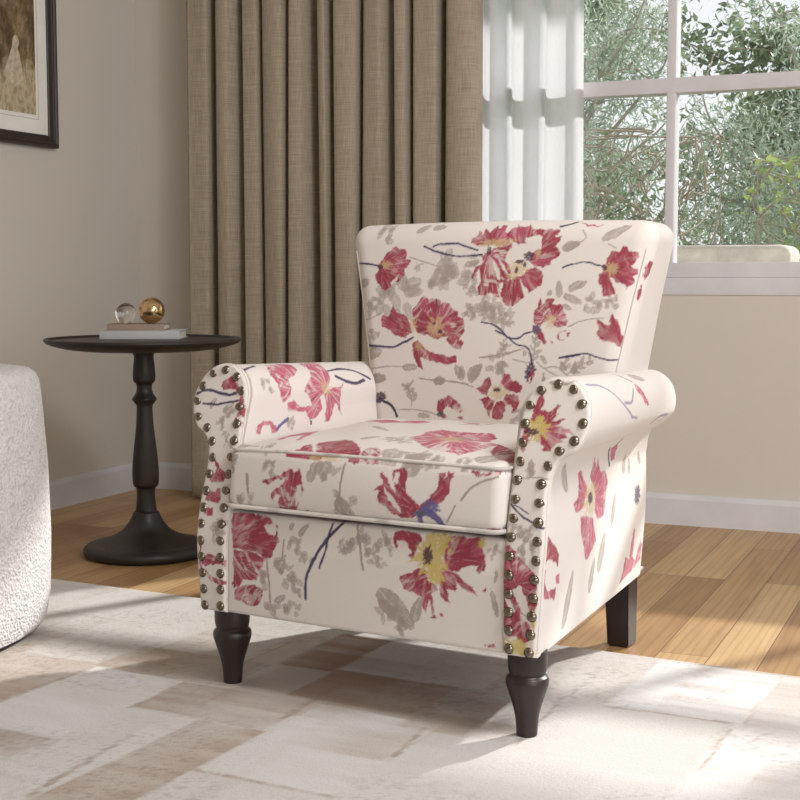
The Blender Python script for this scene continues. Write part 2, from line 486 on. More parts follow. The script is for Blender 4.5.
def p_flower(C, uv, x, y, R, seed, sx=1., sy=1., eye=True, stem=None, white=.55, base=CRIM):
    r = random.Random(seed); n = r.choice((5, 6, 6, 7)); a0 = r.uniform(0, 6.28)
    for i in range(n):
        if r.random() < .08: continue
        th = a0+i*2*pi/n+r.uniform(-.2, .2); L = R*r.uniform(.75, 1.1); hw = pi/n*r.uniform(.75, 1.15); poly = []
        for t, w in ((.12, .3), (.5, .75), (.8, 1.), (.97, .75), (1.02, .3), (.92, 0), (1.04, -.3), (.95, -.75), (.78, -1.), (.5, -.7), (.12, -.3)):
            poly.append((x+sx*L*t*cos(th+hw*w), y+sy*L*t*sin(th+hw*w)))
        p_petals(C, uv, poly, (x, y), seed+i*3, white=white, base=base)
    if stem is not None:
        p_stem(C, uv, [(x+.3*R*cos(stem), y+.3*R*sin(stem)), (x+R*1.1*cos(stem), y+R*1.1*sin(stem)), (x+2*R*cos(stem+.2), y+2*R*sin(stem+.2))], .0022, NAVY, seed)
    if eye: p_eye(C, uv, x, y, R*.28, seed)

def base_cloth(uv):
    C = np.tile(CREAM, (len(uv), 1))
    return C*(1+.03*(fbm(uv, 14, 3)-.5))[:, None]

def p_scatter(C, uv, u0, u1, v0, v1, seed, n=9, R=(.045, .075)):
    r = random.Random(seed); pts = []
    for _ in range(n*40):
        if len(pts) >= n: break
        q = (r.uniform(u0, u1), r.uniform(v0, v1))
        if all((q[0]-a)**2+(q[1]-b_)**2 > .13**2 for a, b_ in pts): pts.append(q)
    for i, (x, y) in enumerate(pts):
        for j in range(2):
            p_sprig(C, uv, x+r.uniform(-.07, .07), y+r.uniform(-.07, .07), r.uniform(0, 6.28), .09, 6, seed+i*7+j, leaf=.028)
        p_cluster(C, uv, x+r.uniform(-.08, .08), y+r.uniform(-.08, .08), .025, 6, seed+i*11)
    for i, (x, y) in enumerate(pts):
        p_flower(C, uv, x, y, r.uniform(*R), seed+i*13, stem=r.uniform(0, 6.28))

PRINT = {}
#@@PRINT@@
BLUE = np.array(hexlin(98, 88, 138)); GREYBLUE = np.array(hexlin(92, 90, 108)); GREYGREEN = np.array(hexlin(70, 84, 76)); INK2 = np.array(hexlin(150, 140, 158))
PRINT['back'] = [
 ('C',[(-.2445,.837)],.0211,7),
 ('L',[(-.1714,.8358),(-.1436,.8484)],.0162),
 ('L',[(-.1356,.8434),(-.1042,.8466)],.0123),
 ('L',[(-.3013,.7286),(-.2726,.7393)],.0237),
 ('C',[(-.21,.7061)],.0394,16),
 ('C',[(-.2591,.6896)],.0175,7),
 ('C',[(-.0867,.7515)],.0348,14),
 ('C',[(-.1109,.7317)],.0173,6),
 ('C',[(.0118,.6796)],.0214,10),
 ('C',[(-.025,.6769)],.0159,5),
 ('C',[(-.0385,.7714)],.0144,5),
 ('C',[(-.0382,.7451)],.0167,8),
 ('C',[(.0493,.6628)],.0144,5),
 ('L',[(-.2772,.5853),(-.2329,.5961)],.0301),
 ('L',[(-.2562,.5405),(-.2171,.5407)],.0242),
 ('L',[(-.1799,.5647),(-.1438,.5659)],.0188),
 ('L',[(-.042,.5488),(-.0574,.5725)],.0209),
 ('L',[(-.0279,.5478),(-.0009,.5743)],.0266),
 ('L',[(-.1053,.5388),(-.0772,.543)],.02),
 ('C',[(.0358,.5755)],.0186,6),
 ('S',[(-.2947,.6567),(-.2629,.662),(-.2408,.6715)],.001,LEAF),
 ('C',[(-.255,.6252)],.0171,5),
 ('S',[(-.0043,.5896),(.0347,.5949),(.0816,.6073)],.001,LEAF),
 ('P',[(.0468,.589),(.0434,.6256)],5,.0125),
 ('S',[(-.1791,.7856),(-.1463,.7766),(-.1142,.7683)],.0007,LEAF),
 ('S',[(-.2605,.5586),(-.2116,.565),(-.1734,.5655)],.0007,LEAF),
 ('S',[(-.1399,.5437),(-.103,.5407),(-.0618,.5407),(-.0265,.5362)],.0007,LEAF),
 ('C',[(-.1589,.7676)],.009,5),
 ('C',[(-.1658,.526)],.0115,5),
 ('L',[(-.0514,.7694),(-.0187,.7764)],.0141),
 ('L',[(.1542,.7998),(.1896,.8122)],.02),
 ('L',[(.1553,.7074),(.1528,.7407)],.018),
 ('L',[(.1727,.7202),(.2015,.7387)],.0187),
 ('L',[(.164,.7118),(.2028,.6966)],.0174),
 ('L',[(.1339,.7101),(.1376,.7227)],.0121),
 ('L',[(.1653,.6932),(.1809,.6844)],.0105),
 ('C',[(-.0283,.6767)],.0144,7),
 ('C',[(.0141,.6802)],.0165,10),
 ('C',[(.0424,.6687)],.0149,9),
 ('C',[(-.0268,.7177)],.0129,9),
 ('C',[(.0593,.6598)],.0059,4),
 ('C',[(.0041,.7033)],.0128,6),
 ('L',[(.2335,.816),(.2863,.8421)],.021),
 ('L',[(.1564,.7969),(.1917,.8109)],.0185),
 ('S',[(.1887,.811),(.201,.8208),(.1906,.8349)],.0004,LEAF),
 ('C',[(.2271,.6938)],.0163,11),
 ('C',[(.259,.6941)],.0131,9),
 ('L',[(.1924,.7245),(.2092,.7388)],.011),
 ('S',[(.1777,.6525),(.1992,.6622),(.2285,.6685),(.2461,.6689)],.001,LEAF),
 ('S',[(.246,.8076),(.2626,.8003)],.0005,LEAF),
 ('S',[(-.0042,.5888),(.0379,.592),(.0628,.6003),(.0878,.6097)],.0009,LEAF),
 ('C',[(.0467,.6074)],.0104,6),
 ('C',[(.0454,.5708)],.0145,8),
 ('L',[(-.0249,.5407),(.0014,.5767)],.0215),
 ('L',[(-.0418,.5431),(-.0432,.5725)],.0189),
 ('P',[(.1085,.5746),(.1144,.632)],7,.0176),
 ('L',[(.1243,.5978),(.1376,.5811)],.0116),
 ('L',[(.0917,.5941),(.0924,.6068)],.0081),
 ('S',[(.1172,.5835),(.1395,.5696),(.1703,.5566),(.206,.5603)],.0011,LEAF),
 ('S',[(.1331,.5726),(.1573,.5761),(.1822,.5598)],.0007,LEAF),
 ('C',[(.1723,.5792)],.012,7),
 ('L',[(.1896,.5655),(.2045,.5887)],.0181),
 ('S',[(.0683,.5882),(.0925,.5825),(.105,.5843)],.0006,LEAF),
 ('C',[(.0779,.4783)],.0154,6),
 ('L',[(.1346,.5409),(.1326,.5581)],.0099),
 ('L',[(.0993,.4994),(.1108,.5187)],.0104),
 ('S',[(.1325,.5638),(.1331,.5409)],.0006,LEAF),
 ('P',[(.1792,.5627),(.2254,.5977)],6,.0178),
 ('L',[(.165,.5805),(.1788,.5719)],.0163),
 ('P',[(-.1539,.4879),(-.1568,.5299)],7,.0187),
 ('S',[(-.1869,.479),(-.1579,.4807),(-.1248,.4787),(-.0963,.4733)],.0007,LEAF),
 ('L',[(-.1408,.47),(-.1104,.4688)],.0138),
 ('L',[(-.2575,.5374),(-.2196,.5413)],.0217),
 ('L',[(-.0789,.5409),(-.107,.54)],.016),
 ('S',[(-.1355,.5428),(-.1069,.5423)],.0007,LEAF),
 ('S',[(-.0749,.5403),(-.0432,.538),(-.0158,.5321)],.0005,LEAF),
 ('S',[(-.3192,.7745),(-.2881,.7735),(-.255,.7695)],.0019),
 ('S',[(-.147,.8073),(-.1172,.7964),(-.07,.7875),(-.0142,.7893)],.0017),
 ('S',[(-.126,.807),(-.1085,.8112),(-.0725,.8117),(-.0469,.805),(-.0252,.7993)],.0017),
 ('S',[(-.2722,.6052),(-.2421,.6052),(-.2084,.6036),(-.1816,.6137),(-.1578,.6241)],.002),
 ('S',[(.1575,.7637),(.1799,.7705),(.2065,.7737),(.2385,.7663)],.0013),
 ('S',[(.1434,.8415),(.1628,.8466),(.176,.8504)],.0011),
 ('S',[(.1417,.8431),(.1591,.8457),(.1734,.8505)],.001),
 ('S',[(-.0053,.6576),(.0145,.6555),(.0377,.6446),(.0546,.6305),(.0771,.6287),(.092,.6385),(.1138,.6431)],.0016),
 ('S',[(.0267,.6425),(.0485,.6334),(.0717,.618),(.0937,.6121),(.104,.6),(.1076,.5786)],.0015),
 ('S',[(.1625,.5931),(.1832,.5965),(.2038,.6002)],.0014),
 ('S',[(.1644,.5947),(.1902,.5983),(.2127,.6029),(.235,.5978),(.2597,.5917),(.2747,.5924)],.0014),
 ('S',[(-.2221,.4938),(-.2067,.4885),(-.1957,.4787),(-.1886,.4658)],.0028,INK),
 ('F',[(-.2566,.7702),(-.2439,.7837),(-.2266,.8021),(-.2136,.8091),(-.205,.8041),(-.1914,.802),(-.1838,.7905),(-.1883,.7837),(-.1774,.779),(-.1826,.7676),(-.19,.7607),(-.1867,.7517),(-.199,.7382),(-.2124,.7358),(-.2249,.7221),(-.2359,.7167),(-.254,.7357),(-.2604,.7474),(-.2531,.761)],(-.2524,.7669),0.35),
 ('Y',[(-.2346,.771)],.015,.0087),
 ('D',[(-.2491,.7669)],.0071,.0046),
 ('H',[(-.2221,.7336),(-.2018,.7517),(-.2044,.7395),(-.2177,.7302)]),
 ('F',[(-.1627,.6547),(-.162,.6818),(-.1451,.7066),(-.1351,.7077),(-.1264,.7003),(-.1215,.7045),(-.103,.7028),(-.0951,.6969),(-.0764,.6917),(-.0707,.684),(-.0603,.6787),(-.0545,.6698),(-.0436,.6612),(-.0387,.6392),(-.0514,.6248),(-.0406,.6162),(-.05,.6029),(-.0655,.6069),(-.0807,.6197),(-.0768,.6289),(-.1021,.6213),(-.1238,.63),(-.1478,.6346)],(-.1051,.6467),0.6),
 ('F',[(-.2394,.6693),(-.2209,.6648),(-.2088,.6879),(-.2011,.6744),(-.1852,.6702),(-.1679,.6545),(-.1602,.6345),(-.1767,.6248),(-.2017,.6266),(-.2131,.637),(-.2363,.6455)],(-.1586,.6345),0.35),
 ('F',[(-.1601,.6141),(-.1468,.6198),(-.133,.6082),(-.1164,.5975),(-.0902,.5927),(-.0692,.5898),(-.0542,.5925),(-.0535,.5783),(-.0841,.573),(-.1154,.5786),(-.138,.5869),(-.1328,.57),(-.1259,.5613),(-.1438,.5687),(-.1558,.5917)],(-.1501,.6279),0.4),
 ('H',[(-.1469,.6191),(-.1289,.6283),(-.1022,.6201),(-.0813,.6163),(-.0698,.5944),(-.0903,.5961),(-.1141,.5996),(-.133,.6106)]),
 ('Y',[(-.1051,.6467)],.0194,.0201),
 ('D',[(-.0957,.6381)],.0051,.0051),
 ('D',[(-.1108,.6536)],.0038,.0037),
 ('Y',[(-.1596,.6482)],.0082,.0141),
 ('Y',[(-.1434,.6078)],.0086,.0093),
 ('F',[(-.0426,.8119),(-.041,.8192),(-.0289,.8295),(-.0265,.837),(-.0192,.8295),(-.0148,.8415),(-.0039,.8335),(.0069,.8439),(.0106,.8481),(.0165,.8408),(.0206,.849),(.0303,.8466),(.0286,.8347),(.0398,.8284),(.0427,.814),(.034,.8037),(.0108,.8084),(-.0188,.8074)],(.0104,.8115),0.4),
 ('F',[(.0334,.8287),(.0426,.8405),(.0576,.8431),(.0789,.8457),(.091,.8395),(.1106,.8377),(.1354,.8381),(.144,.836),(.1438,.83),(.1388,.8241),(.1512,.8242),(.1505,.814),(.1414,.8059),(.1516,.7942),(.1491,.7854),(.1374,.7783),(.1324,.767),(.12,.7641),(.1009,.7673),(.0877,.7759),(.0924,.7932),(.1106,.8017),(.1097,.8217),(.0952,.8249),(.0764,.8223),(.0812,.8106),(.0594,.8079),(.0456,.817)],(.075,.776),0.5),
 ('F',[(-.0137,.7882),(.0021,.7968),(.0205,.8083),(.0395,.8138),(.0494,.811),(.0415,.7936),(.0364,.7791),(.0469,.7703),(.0556,.7441),(.04,.7383),(.0277,.7326),(.0365,.7037),(.0232,.7095),(.0131,.7151),(-.0028,.7091),(-.0146,.7104),(-.018,.7238),(-.0119,.7382),(-.0177,.7647),(-.0319,.7384),(-.0343,.7472),(-.0245,.7661),(-.012,.7734)],(-.0007,.7908),0.75),
 ('F',[(.0368,.7007),(.0315,.7094),(.037,.7382),(.0527,.7413),(.0711,.7499),(.0775,.7297),(.0825,.7068),(.0736,.6982),(.0604,.6887),(.044,.6921)],(.0642,.7558),0.35),
 ('F',[(.0715,.7442),(.0829,.7586),(.1009,.7673),(.1144,.7601),(.1187,.7498),(.1168,.7285),(.1047,.7241),(.093,.7141),(.0828,.7271)],(.0698,.7644),0.3),
 ('H',[(.0085,.7819),(.0255,.7587),(.0307,.7384),(.0235,.7413),(.0132,.7645)]),
 ('H',[(.0214,.7821),(.0374,.7676),(.0456,.7499),(.0315,.7617)]),
 ('H',[(.0388,.7892),(.0657,.8108),(.0975,.8073),(.092,.7961),(.0676,.786),(.0493,.7777)]),
 ('H',[(.0742,.8164),(.1069,.8278),(.1129,.8217),(.0975,.8073),(.0778,.8106)]),
 ('Y',[(.01,.813)],.0422,.0079),
 ('Y',[(.0648,.7643)],.0222,.0126),
 ('Y',[(.0554,.7473)],.0127,.0072),
 ('D',[(.0868,.786)],.0119,.009),
 ('D',[(.0688,.776)],.0111,.0045),
 ('D',[(.0004,.7968)],.0048,.011),
 ('D',[(.0625,.7587)],.0044,.0065),
 ('Y',[(.105,.793)],.0058,.0074),
 ('D',[(.0788,.7702)],.0043,.0053),
 ('F',[(.2478,.7837),(.2541,.7948),(.2675,.7947),(.2786,.8037),(.2858,.8016),(.2862,.7944),(.304,.7928),(.3068,.7833),(.2982,.7724),(.2919,.7667),(.3069,.7582),(.3058,.7499),(.2974,.7473),(.3012,.7387),(.2953,.7306),(.2852,.725),(.2825,.7332),(.2681,.7361),(.2561,.7444),(.2465,.7527),(.2429,.7639)],(.2429,.7639),0.25),
 ('F',[(.2432,.7612),(.232,.7513),(.2293,.7388),(.2397,.7276),(.2422,.7101),(.2551,.7123),(.2681,.7154),(.2599,.7305),(.2547,.7443)],(.2429,.7639),0.3),
 ('H',[(.2545,.743),(.2743,.7305),(.2826,.7319),(.2905,.725),(.2831,.7181),(.2694,.7154),(.2626,.7305)]),
 ('Y',[(.2563,.7624)],.0138,.0125),
 ('D',[(.2426,.7639)],.0051,.0058),
 ('F',[(.2315,.6433),(.2389,.6486),(.233,.6661),(.2465,.662),(.2598,.6553),(.2576,.6691),(.2627,.6788),(.2676,.6692),(.2728,.6664),(.277,.6553),(.2807,.6384),(.2803,.6161),(.2677,.6217),(.2513,.627),(.241,.6298)],(.2771,.6215),0.3),
 ('F',[(.1049,.681),(.1122,.69),(.1157,.7071),(.121,.6955),(.1281,.7014),(.137,.7073),(.1472,.7045),(.1442,.6932),(.1562,.696),(.1657,.6904),(.1684,.6763),(.1749,.6649),(.1739,.6538),(.1591,.6507),(.1467,.6562),(.1367,.6674),(.128,.6615),(.1223,.6529),(.1063,.6584)],(.1432,.6645),0.6),
 ('F',[(.1068,.6545),(.1162,.652),(.1277,.6407),(.1352,.6223),(.1306,.6202),(.1177,.6305),(.1072,.6461)],(.1138,.6431),0.2),
 ('D',[(.1138,.6475)],.0085,.0116,GREYBLUE),
 ('Y',[(.1403,.6616)],.0107,.0137),
 ('F',[(.154,.6357),(.1596,.6469),(.1716,.6444),(.1823,.6431),(.1799,.6344),(.1696,.6273),(.1606,.6255)],(.169,.6356),1.2),
 ('H',[(.1595,.6411),(.176,.6429),(.1741,.6303),(.162,.6284)]),
 ('F',[(.1441,.6238),(.1502,.6226),(.1492,.6169)],(.1472,.6226),0.2),
 ('F',[(-.0078,.5297),(.0017,.536),(.0092,.5479),(.0188,.5542),(.0227,.5424),(.026,.5371),(.0185,.525),(.0156,.5161),(.0025,.5186)],(.038,.5229),0.3),
 ('F',[(-.0004,.5097),(.0156,.5147),(.0256,.5077),(.0357,.5054),(.0293,.4935),(.025,.4787),(.027,.47),(.0167,.4841),(.01,.4955)],(.038,.5229),0.6),
 ('F',[(.0278,.4935),(.0357,.5054),(.0517,.5061),(.0554,.4917),(.0509,.474),(.0367,.4689),(.0268,.4728)],(.038,.5229),0.25),
 ('F',[(.0513,.509),(.0573,.5209),(.0844,.5191),(.0821,.4987),(.0717,.4838),(.055,.4975)],(.038,.5229),0.6),
 ('F',[(.0435,.5435),(.0525,.5611),(.0619,.5599),(.0673,.5473),(.0816,.5448),(.0901,.5336),(.0859,.5235),(.0635,.5268),(.0539,.5295)],(.038,.5229),0.3),
 ('H',[(.055,.4975),(.0692,.5009),(.0727,.4925),(.0619,.4833)]),
 ('Y',[(.038,.5229)],.0214,.0161),
 ('D',[(.0377,.528)],.008,.0049),
 ('F',[(-.0943,.4786),(-.0969,.4922),(-.0873,.5048),(-.0697,.5127),(-.0577,.5064),(-.0418,.4986),(-.0371,.4848),(-.0409,.4793),(-.0568,.4856),(-.0728,.4884),(-.0804,.481),(-.0702,.4676),(-.08,.4653)],(-.0763,.4759),0.6),
 ('F',[(-.0478,.4703),(-.0408,.4738),(-.0346,.4679),(-.0445,.4662)],(-.0404,.4707),0.2),
 ('D',[(-.0873,.4737)],.0077,.0055,GREYGREEN),
 ('D',[(-.2291,.5035)],.0149,.0095,PLUM),
 ('D',[(-.2383,.4952)],.0162,.0065,NAVY),
 ('Y',[(-.2447,.4995)],.01,.0021),
 ('D',[(.1062,.5688)],.0117,.0127,PLUM),
 ('D',[(.1014,.5569)],.0073,.0108,NAVY),
 ('F',[(.1017,.5484),(.1058,.5659),(.111,.5703),(.114,.5575),(.1098,.5444),(.1053,.5428)],(.1056,.5687),0.5),
 ('H',[(.1001,.5527),(.1046,.5571),(.1081,.5458),(.1043,.5434)]),
 ('F',[(.1797,.8504),(.1958,.846),(.2242,.8431),(.2334,.8423),(.2162,.8404),(.1975,.842)],(.1832,.8467),0.2),
 ('F',[(.0492,.8503),(.0567,.8457),(.0561,.8409)],(.054,.8457),0.2),
 ('F',[(.3168,.7694),(.3466,.7756),(.3582,.7725),(.3505,.7555),(.3398,.7417),(.3286,.7333),(.3116,.7474)],(.3447,.7612),0.3),
 ('F',[(.304,.7222),(.3093,.7306),(.3348,.7223),(.3293,.7055),(.3011,.697),(.3012,.7081)],(.3057,.7137),0.3)]
PRINT['seat'] = [
 ('C',[(-.1787,-.2766)],.0149,8),
 ('C',[(-.0584,-.2737)],.0216,9),
 ('L',[(-.0906,-.2953),(-.081,-.2627)],.0219),
 ('S',[(-.022,-.2633),(-.0259,-.288),(-.0275,-.3136)],.0019,LEAF),
 ('C',[(-.0208,-.3291)],.0181,9),
 ('L',[(-.0346,-.3205),(-.0066,-.3451)],.0322),
 ('S',[(-.2254,-.2917),(-.2214,-.3215)],.0027,LEAF),
 ('C',[(-.2277,-.3359)],.0159,6),
 ('L',[(-.2693,-.269),(-.248,-.2644)],.017),
 ('C',[(-.2589,-.2841)],.0129,5),
 ('C',[(-.1964,-.2313)],.0116,6),
 ('L',[(-.2663,-.2421),(-.238,-.237)],.0074),
 ('L',[(-.261,-.233),(-.2124,-.2308)],.0065),
 ('C',[(.0509,-.2299)],.0218,10),
 ('C',[(.106,-.2319)],.0201,10),
 ('C',[(.1413,-.2343)],.0114,8),
 ('C',[(.1999,-.2326)],.0156,8),
 ('C',[(.1083,-.2434)],.04,6),
 ('S',[(.201,-.3027),(.2158,-.2849),(.2361,-.2726),(.2621,-.2633)],.0017,LEAF),
 ('S',[(.1763,-.3389),(.1858,-.3222),(.1909,-.3126)],.0014,LEAF),
 ('C',[(.0244,-.1259)],.024,6),
 ('L',[(-.1247,.0129),(-.0525,-.0515)],.0208),
 ('S',[(.0203,.0999),(.0563,.1265),(.0642,.1637)],.0024,INK),
 ('S',[(-.3836,.2549),(-.2969,.1725),(-.2216,.1123)],.0017,LEAF),
 ('L',[(-.0419,-.1654),(-.0227,-.1296)],.021),
 ('C',[(.0202,-.1409)],.0209,6),
 ('F',[(-.1474,-.2423),(-.1431,-.2392),(-.1235,-.235),(-.1214,-.2269),(-.1158,-.2106),(-.0972,-.2357),(-.0878,-.2381),(-.1008,-.2202),(-.1102,-.1997),(-.0938,-.1796),(-.0734,-.1719),(-.052,-.1759),(-.009,-.2227),(.0041,-.2411),(.0111,-.2574),(-.0041,-.2625),(-.0182,-.2429),(-.0371,-.24),(-.0702,-.2394),(-.0984,-.2562),(-.1274,-.2579),(-.1424,-.2535)],(-.0684,-.2414),0.35),
 ('F',[(.001,-.2353),(.0056,-.2203),(.0156,-.2104),(.0317,-.2237),(.0401,-.2369),(.0439,-.2451),(.0347,-.2622),(.0193,-.2618)],(.0245,-.2421),0.7),
 ('Y',[(-.0838,-.2425)],.0133,.0027),
 ('Y',[(-.053,-.2426)],.016,.0029),
 ('Y',[(-.0663,-.2414)],.0081,.002),
 ('F',[(-.2102,-.1864),(-.2293,-.1281),(-.2381,-.0711),(-.2962,.047),(-.2638,.0264),(-.2116,-.0516),(-.1712,-.1416),(-.1556,-.1892),(-.1572,-.1998),(-.1898,-.1279),(-.2003,-.157),(-.1984,-.1903)],(-.2204,-.1602),0.5,PINK),
 ('F',[(-.191,-.3028),(-.1784,-.2971),(-.1526,-.2894),(-.1365,-.2804),(-.1282,-.2785),(-.1214,-.2825),(-.1116,-.2775),(-.1077,-.2923),(-.103,-.3),(-.1024,-.3097),(-.1087,-.3234),(-.1185,-.3446),(-.1569,-.3479),(-.1559,-.3338),(-.1513,-.3233),(-.162,-.321),(-.1664,-.3326),(-.1714,-.3296),(-.1684,-.3166),(-.16,-.3108),(-.1431,-.3003),(-.1395,-.2934),(-.1607,-.2983),(-.1775,-.306),(-.1887,-.3067)],(-.1341,-.346),0.5),
 ('H',[(-.1154,-.3044),(-.107,-.3004),(-.1046,-.3132),(-.1111,-.33),(-.1181,-.3374),(-.1191,-.3209)]),
 ('F',[(-.1011,-.3465),(-.0961,-.3406),(-.0943,-.3459)],(-.0973,-.344),0.1),
 ('F',[(.0722,-.2643),(.0984,-.2622),(.1013,-.2696),(.0999,-.2879),(.1029,-.3001),(.1144,-.3091),(.1274,-.3159),(.1417,-.3072),(.1488,-.2978),(.1585,-.2852),(.1601,-.2656),(.169,-.2643),(.1693,-.2757),(.1745,-.2643),(.185,-.2623),(.1826,-.2737),(.1805,-.292),(.1707,-.3053),(.1567,-.3125),(.1385,-.3197),(.1198,-.3289),(.1135,-.339),(.0964,-.3391),(.0746,-.3343),(.0635,-.3225),(.0502,-.3206),(.0464,-.3085),(.0515,-.3002),(.0382,-.3),(.0474,-.293),(.0563,-.2875),(.0489,-.2743),(.0524,-.2715),(.0611,-.2793),(.07,-.2907),(.082,-.302),(.0749,-.2841)],(.1236,-.3239),0.45),
 ('H',[(.0569,-.2918),(.0747,-.3057),(.0902,-.3233),(.0939,-.3311),(.0788,-.3243),(.0674,-.3129)]),
 ('H',[(.0766,-.2683),(.0863,-.2691),(.0848,-.2864),(.0769,-.2839)]),
 ('D',[(.1458,-.3178)],.0189,.0113,BLUE),
 ('S',[(.1274,-.33),(.1404,-.326),(.1569,-.3341),(.1696,-.348)],.0053,BLUE),
 ('D',[(.1274,-.33)],.0118,.005,GREYBLUE),
 ('D',[(.1264,-.3398)],.0055,.0098,BLUE),
 ('F',[(.0265,-.0995),(.033,-.0734),(.0198,-.033),(.0336,.0052),(.0558,-.0032),(.0846,.0075),(.11,.0247),(.1397,.0168),(.1645,-.0179),(.162,-.049),(.1905,-.0765),(.1864,-.1205),(.1846,-.1751),(.1773,-.2164),(.164,-.2041),(.1356,-.2001),(.1078,-.1915),(.0677,-.1528)],(.1162,-.1061),1.1,PINK),
 ('Y',[(.1088,-.099)],.0235,.0264),
 ('C',[(.1215,-.0793)],.0176,5),
 ('F',[(.1183,.0297),(.135,.0259),(.1617,-.0195),(.1521,-.0182)],(.137,.0048),0.2),
 ('F',[(.2058,-.146),(.1865,-.0673),(.2163,-.0903),(.2453,-.1185),(.2651,-.1666),(.2611,-.1973),(.2417,-.1948),(.2183,-.1659)],(.2314,-.2056),0.5),
 ('L',[(.2233,-.2322),(.2291,-.1654)],.0446),
 ('F',[(.2116,-.2595),(.2154,-.2416),(.2334,-.2416),(.2415,-.2434),(.2544,-.2411),(.2666,-.2297),(.2681,-.2346),(.2494,-.2627),(.2283,-.2636)],(.2412,-.2428),1.0),
 ('F',[(.2352,-.3466),(.2559,-.3415),(.2674,-.3429),(.2631,-.3467),(.2511,-.3472)],(.2551,-.3449),0.1),
 ('D',[(.272,-.2277)],.0073,.0007,BLUE),
 ('F',[(-.2386,.141),(-.2109,.1527),(-.1786,.1572),(-.1273,.1139),(-.1295,.152),(-.0891,.1405),(-.0435,.0939),(-.0702,.0839),(-.1173,.0923),(-.14,.0636)],(-.1388,.1183),0.5,PINK),
 ('F',[(-.0123,.1529),(.0143,.151),(.028,.1706),(.0485,.1326),(.028,.1259)],(.0143,.151),0.3)]
